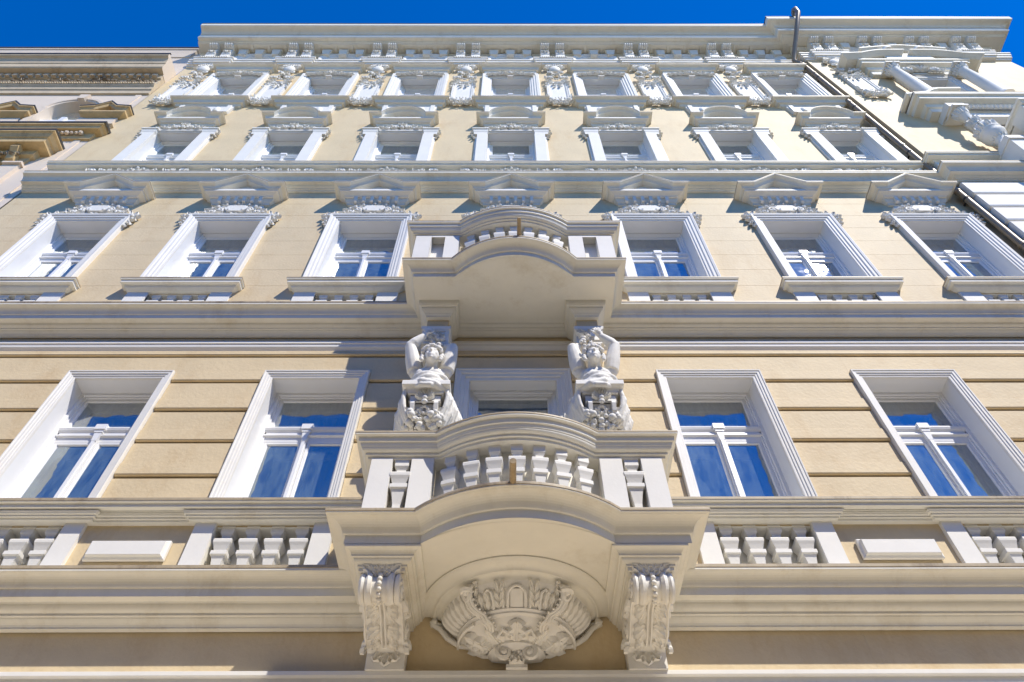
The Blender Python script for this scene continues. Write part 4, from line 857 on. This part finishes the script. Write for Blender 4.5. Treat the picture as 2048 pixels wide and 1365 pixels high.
m2 = MB().box(SX - .085, SX + .085, 0, .14, 4.532, 4.56).box(SX - .06, SX + .06, 0, .17, 4.56, 4.655)
for s_ in (-1, 1): m2.spiral(lambda u, v, h: (SX + u, .17 + h, v), s_ * .10, 4.635, .05, 1.5, pi / 2, -s_, .026, .01); m2.leaf(lambda u, v, h: (SX + u, .17 + h, v), s_ * .02, 4.63, -pi / 2 + s_ * .3, .09, .03, .03, 2, n=6)
for k in range(5): m2.ball(SX + random.uniform(-.04, .04), .18, 4.58 + .02 * k, .02, n=7, m=4)
obj('pendant', m2, CARVED, sh, smooth=45)

# ------------------------------------------------------------------ statues carrying the upper balcony
def statue(xc, s, label):
    """s = +1: the raised hand on the left in the picture; -1 mirrored. Local z = 0 at the pedestal top."""
    T = thing('statue', label, 'statue', (xc, 0, 7.50), 'statues carrying the upper balcony'); Z = 7.50
    X = lambda x: x * s
    b = MB()
    b.ball(0, .40, .16, .175, .125, .23, 14, 9); b.ball(0, .41, .30, .185, .125, .14, 14, 9)
    for q in (-1, 1): b.ball(q * .08, .50, .25, .075, .06, .075, 12, 8); b.ball(q * .17, .40, .40, .085, .08, .09, 12, 8)
    b.tube([(0, .40, .36), (X(.01), .46, .40), (X(.015), .51, .45)], [.10, .078, .07], 12)
    # head tilted back a little, face out to the street
    hx, hp, hz = X(.02), .545, .50
    b.ball(hx, hp, hz + .02, .088, .105, .115, 16, 12); b.ball(hx, hp + .045, hz - .045, .066, .066, .075, 14, 10)
    b.tube([(hx, hp + .098, hz + .035), (hx, hp + .126, hz - .008), (hx, hp + .116, hz - .02)], [.012, .019, .013], 8)
    for q in (-1, 1):
        b.ball(hx + q * .034, hp + .092, hz + .026, .016, .012, .010, 8, 6); b.tube([(hx + q * .014, hp + .105, hz + .048), (hx + q * .058, hp + .085, hz + .046)], .009, 6); b.ball(hx + q * .045, hp + .075, hz - .015, .026, .024, .026, 8, 6)
        b.ball(hx + q * .088, hp, hz, .014, .022, .03, 8, 6)
    b.tube([(hx - .026, hp + .103, hz - .050), (hx, hp + .112, hz - .047), (hx + .026, hp + .103, hz - .050)], .009, 6); b.tube([(hx - .020, hp + .102, hz - .066), (hx, hp + .110, hz - .069), (hx + .020, hp + .102, hz - .066)], .0095, 6); b.ball(hx, hp + .088, hz - .098, .026, .024, .02, 8, 6)
    # arm with the hand laid against the block
    sh_, el, wr = (X(-.18), .41, .41), (X(-.262), .50, .78), (X(-.11), .53, .945)
    def mid(a, c, t): return tuple(lerp(p, q, t) for p, q in zip(a, c))
    b.tube([sh_, mid(sh_, el, .35), mid(sh_, el, .75), el], [.092, .094, .078, .064], 12); b.ball(*el, .065, n=12, m=8)
    b.tube([el, mid(el, wr, .3), mid(el, wr, .7), wr], [.062, .068, .054, .04], 12)
    pm = (X(-.075), .545, 1.0); b.tube([wr, mid(wr, pm, .5), pm], [.036, .042, .044], 10, .6)
    for k, (dx, L) in enumerate(((-.036, .078), (-.013, .092), (.010, .086), (.032, .066))):
        f0 = (pm[0] + X(dx), pm[1], pm[2] + .02); f1 = (f0[0] + X(dx * .35), .552, f0[2] + L * .55); f2 = (f1[0] + X(dx * .2), .535, f1[2] + L * .5); b.tube([f0, f1, f2], [.0135, .0125, .010], 8)
    t0 = (pm[0] + X(.03), .545, pm[2] - .02); b.tube([t0, (t0[0] + X(.035), .555, t0[2] + .025), (t0[0] + X(.05), .55, t0[2] + .06)], [.016, .0135, .011], 8)
    # other arm folded behind the head
    sh2, e2_, w2 = (X(.18), .41, .41), (X(.235), .47, .77), (X(.09), .37, .93)
    b.tube([sh2, mid(sh2, e2_, .35), mid(sh2, e2_, .75), e2_], [.092, .096, .082, .066], 12); b.ball(*e2_, .068, n=12, m=8)
    b.tube([e2_, mid(e2_, w2, .4), w2], [.056, .058, .04], 12); b.ball(w2[0], w2[1], w2[2] + .05, .045, .035, .06, 10, 7)
    body = obj('body', remesh('body', b, .0095, 2), CARVED, T)
    # hair: wreath of curls and side locks
    h = MB(); rnd = random.Random(3 if s > 0 else 8)
    for k in range(34):
        a = pi * rnd.uniform(0, 1); h.ball(hx + .105 * cos(a), hp + .035 + .04 * sin(a), hz + .055 + .075 * sin(a) + rnd.uniform(-.012, .012), rnd.uniform(.017, .03), None, None, 9, 6)
    h.ball(hx, hp - .01, hz + .09, .095, .09, .09, 14, 9)
    for k in range(26): h.ball(hx + rnd.uniform(-.09, .09), hp + rnd.uniform(-.06, .08), hz + .13 + rnd.uniform(-.01, .06), rnd.uniform(.018, .03), n=8, m=5)
    for q in (-1, 1):
        for k in range(5): h.ball(hx + q * (.105 + .008 * (k % 2)), hp - .0 + .012 * k, hz + .04 - .035 * k, .034 - .002 * k, n=8, m=5)
    obj('hair', h, CARVED, T, smooth=60)
    # drapery round the waist with falls at both sides
    d = MB()
    for k in range(7):
        zz = .15 - .022 * k + .02 * (k % 2); d.tube([(.20 * cos(a) * (1 + .05 * sin(3 * a + k)), .40 + .165 * sin(a), zz + .045 * sin(a) + .035 * cos(a * 1.0 + k * .4)) for a in [-.25 + q * (pi + .5) / 14 for q in range(15)]], [.032 + .012 * sin(q * .9 + k) for q in range(15)], 8, .8)
    d.tube([(X(-.2), .45, .12), (X(-.05), .57, .05), (X(.10), .575, -.01), (X(.2), .5, -.02)], [.03, .045, .05, .04], 8)
    d.tube([(-.16, .50, .02), (-.05, .60, -.045), (.05, .60, -.05), (.16, .50, .02)], [.02, .035, .035, .02], 8)
    for q in (-1, 1):
        for k in range(8):
            xx = q * (.215 + .016 * k); pp = .50 - .055 * k; w_ = .012 * sin(k * 2.1); d.tube([(q * .18, .46 - .03 * k, .10), (xx, pp, .03), (xx * 1.12 + w_, pp - .01, -.12), (xx * 1.04 - w_, pp - .03, -.25), (xx * .86 + w_, pp - .06, -.37 - .025 * (k % 3)), (xx * .66, pp - .09, -.47 + .02 * (k % 3))], [.022, .026, .028, .028, .026, .014], 8)
    obj('drapery', remesh('drapery', d, .011, 1), CARVED, T)
    # block above the head, neck and moulded cap carrying the balcony
    bl = MB().sweep([(-.165, .04), (-.165, .43), (.165, .43), (.165, .04)], [(0, .93), (.0, 1.20), (.012, 1.205), (.018, 1.24), (.018, 1.265), (-.02, 1.27)]).box(-.164, .164, .04, .429, .93, 1.265); bl.usweep(-.12, .12, 1.0, 1.17, [(0, .431), (0, .445), (.02, .445), (.025, .431)], bottom=True)
    obj('head_block', bl, WHITE, T)
    obj('block_neck', MB().box(-.135, .135, .02, .36, 1.266, 1.53), BEIGE, T)
    obj('block_cap', MB().sweep([(-.155, -.0), (-.155, .41), (.155, .41), (.155, -.0)], [(.0, 1.52), (.006, 1.55), (.015, 1.56)] + curve((.02, 1.565), (.055, 1.62), 'cyma', 4) + [(.065, 1.63), (.065, 1.66), (.085, 1.67), (.10, 1.70), (.105, 1.764)], caps=True), CREAM, T)
    f = MB(); fm = lambda u, v, hh: (u, .435 + hh, v)
    for k in range(12): f.leaf(fm, rnd.uniform(-.03, .10) * s, rnd.uniform(.92, 1.08), rnd.uniform(.2, 2.8), .11, .028, .045, 2, n=6)
    for k in range(9): f.ball(rnd.uniform(-.03, .13) * s, .46 + rnd.uniform(0, .04), rnd.uniform(.84, 1.06), rnd.uniform(.022, .036), n=8, m=5)
    obj('flower_wreath', f, CARVED, T, smooth=45)
    # pedestal: moulded slab, tapered body, shell, scrolls and a swag of fruit
    pd = MB().sweep([(-.252, .0), (-.252, .57), (.252, .57), (.252, .0)], [(-.2, .062), (.005, .06), (.01, .05), (.01, -.01), (-.01, -.02)] + curve((-.012, -.022), (-.05, -.065), 'cavetto', 4) + [(-.055, -.07), (-.055, -.085), (-.08, -.09), (-.08, -.105)], caps=True)
    obj('pedestal', pd, WHITE, T)
    bo = MB().sweep([(-.165, .0), (-.165, .49), (.165, .49), (.165, .0)], [(0, -.165), (0, -.26), (.008, -.27), (-.012, -.28)]).add([(x, p, z) for x, p, z in ((-.15, 0, -.28), (.15, 0, -.28), (.15, .46, -.28), (-.15, .46, -.28), (-.13, 0, -.66), (.13, 0, -.66), (.13, .26, -.66), (-.13, .26, -.66))], [(0, 1, 2, 3), (4, 5, 6, 7), (2, 3, 7, 6), (0, 3, 7, 4), (1, 2, 6, 5)])
    for q in (-1, 1): bo.prism([(.30, -.27), (.51, -.27), (.53, -.33), (.50, -.42), (.43, -.5), (.36, -.58), (.30, -.62), (.2, -.62)], 'x', q * .125 - .022, q * .125 + .022)
    obj('pedestal_body', bo, WHITE, T, (0, 0, .07))
    g = MB(); gm = lambda u, v, hh: (u, .505 + hh, v)
    for k in range(9): g.leaf(gm, 0, -.235, pi * (k + .5) / 9 * 1.15 - .23, .105, .020, .03, 1, curl=1.2, n=6)
    g.ball(0, .53, -.25, .03, n=8, m=6); g.ball(0, .52, -.30, .036, .03, .03, 8, 6); obj('shell', g, CARVED, T, (0, 0, .07), smooth=45)
    g = MB(); gq = lambda u, v, hh: (u, .43 + hh + (v + .40) * .45, v)
    for q in (-1, 1): g.spiral(gq, q * .075, -.42, .035, 1.3, pi / 2, q, .016, .02)
    for k in range(10): a = 2 * pi * k / 10; g.knob(gq, .036 * cos(a), -.385 + .036 * sin(a), .02, .02)
    for k in range(46):
        u = rnd.uniform(-.17, .17); v = -.45 - .08 * (1 - (u / .19) ** 2) + rnd.uniform(-.10, .05); r = rnd.choice((.018, .022, .026, .036, .044)); g.ball(u, .37 + (v + .62) * .55 + rnd.uniform(-.02, .03), v, r, n=9, m=6)
    for q in (-1, 1):
        for k in range(6): g.ball(q * rnd.uniform(.14, .19), rnd.uniform(.28, .46), rnd.uniform(-.60, -.34), rnd.uniform(.024, .04), n=8, m=6)
        g.rosette(lambda u, v, hh: (q * (.155 + hh), u, v), .42, -.40, .07, .05, 5)
    for k in range(8): g.leaf(gq, rnd.uniform(-.16, .16), rnd.uniform(-.62, -.48), rnd.uniform(0, 6.2), .09, .03, .05, 2, n=5)
    obj('fruit_swag', g, CARVED, T, (0, 0, .09), smooth=50)
    return T
statue(-.935, 1, 'white stucco figure beside the balcony door with shadowed wall on both sides of it')
statue(.965, -1, 'white stucco figure beside the balcony door with sunlit beige wall beyond its elbow')

# ------------------------------------------------------------------ downpipe
dp = thing('downpipe', 'brown metal rain pipe running down the corner of the projecting end bay', 'drainpipe', (8.12, .13, 0.2))
obj('pipe', MB().tube([(0, 0, 4.0), (0, 0, 12), (0, 0, 21.75)], .058, 14), PIPE, dp, smooth=40)
sw = [(.25, .78, 23.86), (.26, .88, 24.02), (.26, .96, 24.05), (.26, 1.0, 23.95), (.245, .97, 23.6), (.08, .62, 23.0), (-.10, .20, 22.32), (-.16, .04, 22.06), (-.10, .0, 21.95), (0, 0, 21.75)]
obj('swan_neck', MB().tube([(x, p, z - .2) for x, p, z in sw], [.05, .062, .064, .064, .064, .064, .064, .062, .06, .058], 14), PIPE, dp, smooth=40)
for z in (20.6, 18.2, 15.4, 13.2, 11.2, 9.2, 6.8): obj('pipe_collar', MB().lathe(0, 0, [(.058, z), (.068, z + .01), (.068, z + .07), (.058, z + .08)], 14), PIPE, dp, smooth=40); obj('pipe_bracket', MB().box(-.012, .012, -.13, 0, z - .3, z - .27).lathe(0, 0, [(.062, z - .31), (.064, z - .30), (.064, z - .27), (.062, z - .26)], 14), DARKMETAL, dp)

# ------------------------------------------------------------------ curtains behind the glass
def curtain(i, x0, x1, z0, z1, label, m=CLOTH, folds=7, p=-.62):
    b = MB(); n = folds * 6
    b.add([(lerp(x0, x1, k / n), p + .035 * sin(k * 2 * pi / 6), z) for z in (z0, z1) for k in range(n + 1)], [(k, k + 1, n + 2 + k, n + 1 + k) for k in range(n)])
    return tag(obj('curtain', b, m, None, (BX(i), 0, 0), smooth=80), label, 'curtain', 'curtains behind the windows')
curtain(-1, -.34, .42, 6.2, 8.2, 'folded grey curtain in the first-floor window partly shaded by the upper balcony')
curtain(2, -.42, .42, 10.3, 12.4, 'bright white net curtain filling the second-floor window with glaring white panes', m=mat('white_net', (.9, .9, .9), rough=.9), p=-.50)
bl_ = tag(obj('blind', MB().box(-.45, .45, -.305, -.30, 5.4, 8.15), CLOTH, None, (BX(0), 0, 0)), 'pale blind drawn behind the balcony door between the statues', 'blind')

# ------------------------------------------------------------------ neighbouring house on the left
NB = thing('townhouse', 'older weathered house with dirty ochre cornices adjoining the cream building', 'building', (-9.03, 0, 0))
NX = -9.03
def npart(name, mb, m, smooth=0.0): return obj(name, mb, m, NB, (9.03, 0, 0), smooth)
def NBX(v): return v
NL = -19.0; AXN = -10.43
# arched opening in the wall: grid wall with a stepped arch built as a polygon
def archwall():
    b = MB(); R, zc = .56, 18.36
    b.add([(NL, 0, 13.0), (NX, 0, 13.0), (NX, 0, 17.2), (NL, 0, 17.2)], [(0, 1, 2, 3)])
    b.add([(NL, 0, 17.2), (AXN - R, 0, 17.2), (AXN - R, 0, zc), (NL, 0, zc)], [(0, 1, 2, 3)]).add([(AXN + R, 0, 17.2), (NX, 0, 17.2), (NX, 0, zc), (AXN + R, 0, zc)], [(0, 1, 2, 3)])
    n = 20
    for k in range(n):
        a0, a1 = pi - pi * k / n, pi - pi * (k + 1) / n; x0, x1 = AXN + R * cos(a0), AXN + R * cos(a1); b.add([(x0, 0, zc + R * sin(a0)), (x1, 0, zc + R * sin(a1)), (x1, 0, 19.2), (x0, 0, 19.2)], [(0, 1, 2, 3)])
    b.add([(NL, 0, zc), (AXN - R, 0, zc), (AXN - R, 0, 19.2), (NL, 0, 19.2)], [(0, 1, 2, 3)]).add([(AXN + R, 0, zc), (NX, 0, zc), (NX, 0, 19.2), (AXN + R, 0, 19.2)], [(0, 1, 2, 3)])
    b.add([(NL, 0, 19.2), (NX, 0, 19.2), (NX, 0, 23.3), (NL, 0, 23.3)], [(0, 1, 2, 3)]); return b
npart('wall', archwall(), NPLASTER); npart('wall', MB().add([(NL, 0, 0), (NX - .98, 0, 0), (NX - .98, 0, 13.0), (NL, 0, 13.0)], [(0, 1, 2, 3)]), NPLASTER)
npart('building_core', MB().box(NL, NX - .01, -12, -.7, 0, 23.2), DARK)
NLg = [(NL, 0), (NX - .22, 0), (NX - .22, -.1)]
def nsw(name, prof, m, xr=NX, xl=NL): return npart(name, MB().sweep([(xl, 0), (xr, 0), (xr, -.06)], prof), m)
nc = [(0, 21.22), (.53, 21.19), (.55, 21.17), (.55, 21.08), (.53, 21.06)] + curve((.525, 21.05), (.44, 20.88), 'cavetto', 4) + [(.43, 20.87), (.42, 20.80), (.40, 20.78), (.39, 20.56), (.36, 20.52), (.20, 20.50), (.19, 20.46), (0, 20.45)]
npart('cornice', MB().sweep([(NL, 0), (NX - .0, 0)], nc, ends=True), NCREAM)
npart('cornice_end', MB().add([(NX + .004, p, z) for p, z in nc], [tuple(range(len(nc)))]), NPLASTER)
flash('gutter', [(NL, 0), (NX + .02, 0)], .56, 21.17, DARKMETAL, NB, h=.06).location = (9.03, 0, 0)
npart('cornice_bed', MB().sweep([(NL, 0), (NX, 0)], [(0, 20.44), (.19, 20.43), (.18, 20.30), (.13, 20.28), (.12, 19.98), (.15, 19.96), (.16, 19.90), (.13, 19.84), (.10, 19.80), (.09, 19.66), (.06, 19.62), (.05, 19.45), (0, 19.43)], ends=True), NCREAM)
for k in range(30): npart('dentil', MB().box(NX - .22 - .20 * k, NX - .10 - .20 * k, .17, .25, 20.31, 20.44), NCREAM)
m = MB(); rnd = random.Random(2); mp = wallmap(0, 0, .12)
for k in range(70): m.knob(mp, NX - .1 - .085 * k + rnd.uniform(-.02, .02), 20.13 + rnd.uniform(-.06, .06), rnd.uniform(.04, .07), .01)
for k in range(6):
    for q in range(5): m.leaf(mp, NX - .5 - 1.0 * k, 20.12, 2 * pi * q / 5 + .4, .2, .06, .08, 2, n=5)
npart('frieze_ornament', m, NSTONE, smooth=40)
m = MB()
for k in range(95): m.ball(NX - .06 - .062 * k, .165, 19.92, .032, n=6, m=4)
npart('bead_moulding', m, NCREAM, smooth=40)
npart('attic_cornice', MB().sweep([(NL, 0), (NX - .28, 0), (NX - .28, -.1)], [(0, 23.62), (.10, 23.60), (.11, 23.58), (.11, 23.48), (.08, 23.45), (.05, 23.2), (.03, 22.9), (0, 22.88)]), NPLASTER)
flash('gutter', [(NL, 0), (NX - .26, 0), (NX - .26, -.1)], .12, 23.6, DARKMETAL, NB, h=.06).location = (9.03, 0, 0)
# arched window with keystone
m = MB(); n = 24; prof = [(0, -.25), (0, .02), (.05, .03), (.055, .05), (.12, .055), (.13, .03), (.13, 0)]
v = [(AXN + (.56 + o) * cos(pi - pi * k / n), p, 18.36 + (.56 + o) * sin(pi - pi * k / n)) for o, p in prof for k in range(n + 1)]
m.add(v, [(j * (n + 1) + k, j * (n + 1) + k + 1, (j + 1) * (n + 1) + k + 1, (j + 1) * (n + 1) + k) for j in range(len(prof) - 1) for k in range(n)])
for s_ in (-1, 1): m.box(*sorted((AXN + s_ * .56, AXN + s_ * .69)), -.25, .05, 17.0, 18.36)
aw = npart('arched_window', m, NPLASTER, smooth=30)
obj('keystone', MB().add([(AXN + x, p, z) for p in (0, .11) for x, z in ((-.075, 18.88), (.075, 18.88), (.12, 19.15), (-.12, 19.15))], [(0, 1, 2, 3), (4, 5, 6, 7), (0, 1, 5, 4), (1, 2, 6, 5), (2, 3, 7, 6), (3, 0, 4, 7)]), NPLASTER, aw)
obj('transom', MB().box(AXN - .55, AXN + .55, -.26, -.10, 17.78, 17.92).box(AXN - .06, AXN + .06, -.26, -.06, 17.0, 18.0), JOIN, aw)
obj('pane', MB().add([(AXN - .58, -.24, 17.0), (AXN + .58, -.24, 17.0), (AXN + .58, -.24, 18.95), (AXN - .58, -.24, 18.95)], [(0, 1, 2, 3)]), GLASS, aw)
# niches with pediments beside it
def nped(xc, hw):
    f = .22; path = [(xc - hw + f, -.05, 0), (xc - hw + f, 0, 0), (xc - hw * .42, 0, .06), (xc, 0, .34), (xc + hw * .42, 0, .06), (xc + hw - f, 0, 0), (xc + hw - f, -.05, 0)]
    o = npart('niche_pediment', MB().sweep(path, [(0, 18.02), (f - .01, 17.98), (f, 17.96), (f, 17.90), (f - .03, 17.88), (f - .06, 17.80), (.05, 17.78), (0, 17.78)]), NOCHRE)
    obj('flashing', MB().sweep(path, [(f - .06, 18.01), (f + .008, 17.985), (f + .008, 17.94), (f - .004, 17.94)]), DARKMETAL, o)
    obj('lower_moulding', MB().sweep(ends(xc - hw + f, xc + hw - f), [(0, 17.79), (f - .05, 17.78), (f - .05, 17.72), (f - .09, 17.68), (.05, 17.62), (0, 17.6)]), NOCHRE, o)
    obj('niche_panel', MB().box(xc - hw + .2, xc + hw - .2, 0, .05, 17.18, 17.60), NPLASTER, o)
    obj('niche_base', MB().sweep(ends(xc - hw + .18, xc + hw - .18), [(0, 17.17), (.09, 17.16), (.10, 17.10), (.06, 17.06), (.04, 17.0), (0, 16.98)]), NCREAM, o)
nped(-9.36, .58); nped(-11.62, .62)
npart('sill_course', MB().sweep([(NL, 0), (NX - .02, 0), (NX - .02, -.05)], [(0, 16.80), (.235, 16.76), (.25, 16.74), (.25, 16.66), (.21, 16.63), (.19, 16.55), (.08, 16.52), (.07, 16.40), (.05, 16.30), (0, 16.28)]), NOCHRE)
flash('gutter', [(NL, 0), (NX - .0, 0), (NX - .0, -.05)], .255, 16.74, DARKMETAL, NB, h=.06).location = (9.03, 0, 0)
m = MB(); mp = wallmap(0, 0, .10)
for k in range(26): m.knob(mp, NX - .2 - .10 * k, 16.46, .04 if k % 3 else .055, .02)
npart('bead_moulding', m, NPLASTER, smooth=40)
lh = npart('window_hood', MB().sweep([(-12.5, 0, 0), (-10.0, 0, 0), (-9.72, 0, 0), (-9.72, -.06, 0)], [(0, 15.86), (.42, 15.80), (.44, 15.78), (.44, 15.70), (.40, 15.67), (.36, 15.58), (.33, 15.56), (.32, 15.42), (.14, 15.40), (.13, 15.22), (.06, 15.18), (.05, 14.98), (0, 14.96)]), NOCHRE)
obj('flashing', MB().sweep([(-12.5, 0), (-9.72, 0), (-9.72, -.06)], [(.38, 15.86), (.448, 15.80), (.448, 15.74), (.436, 15.74)]), DARKMETAL, lh)
m = MB(); mp = wallmap(0, 0, .14)
for k in range(22): m.leaf(mp, -9.85 - .08 * k, 15.10 + rnd.uniform(0, .1), rnd.uniform(0, 6.2), .16, .05, .07, 2, n=5); m.knob(mp, -9.85 - .08 * k, 15.2 + rnd.uniform(-.05, .05), .04, .02)
obj('hood_ornament', m, NSTONE, lh, smooth=40)
obj('hood_console', MB().prism([(0, 15.4), (.26, 15.4), (.28, 15.3), (.2, 15.2), (.14, 15.0), (0, 14.9)], 'x', -10.02, -9.86), NOCHRE, lh)
npart('pilaster', MB().box(-10.0, -9.66, 0, .07, 11.0, 14.95).box(-10.0, -9.62, 0, .12, 14.84, 14.9), NPLASTER)
npart('window_recess', MB().box(-11.4, -10.02, -.02, .008, 11.0, 14.9), NOCHRE)
npart('party_strip', MB().box(NX - .30, NX - .16, 0, .02, 12.0, 19.4), NPLASTER)

ORN = ('corner_spray', 'crest_ornament', 'garland', 'side_spray', 'shell_crest', 'leaf_cluster', 'acanthus', 'bead_band', 'carved_crest', 'leaf_band', 'column_leaves', 'capital', 'acanthus_leaves', 'leaf_tuft', 'side_scroll', 'leaf_drop', 'leaf_fan', 'scroll_rib', 'side_rib', 'leaf_star', 'pendant', 'flower_wreath', 'shell', 'fruit_swag', 'frieze_ornament', 'bead_moulding', 'hood_ornament', 'oval_cartouche')
for o in bpy.data.objects:
    if o.type == 'MESH' and o.name.split('.')[0] in ORN: o['kind'] = 'stuff'      # carving too fine to pick apart piece by piece
for o in bpy.data.objects:
    if o.type == 'EMPTY': o.empty_display_type = 'PLAIN_AXES'
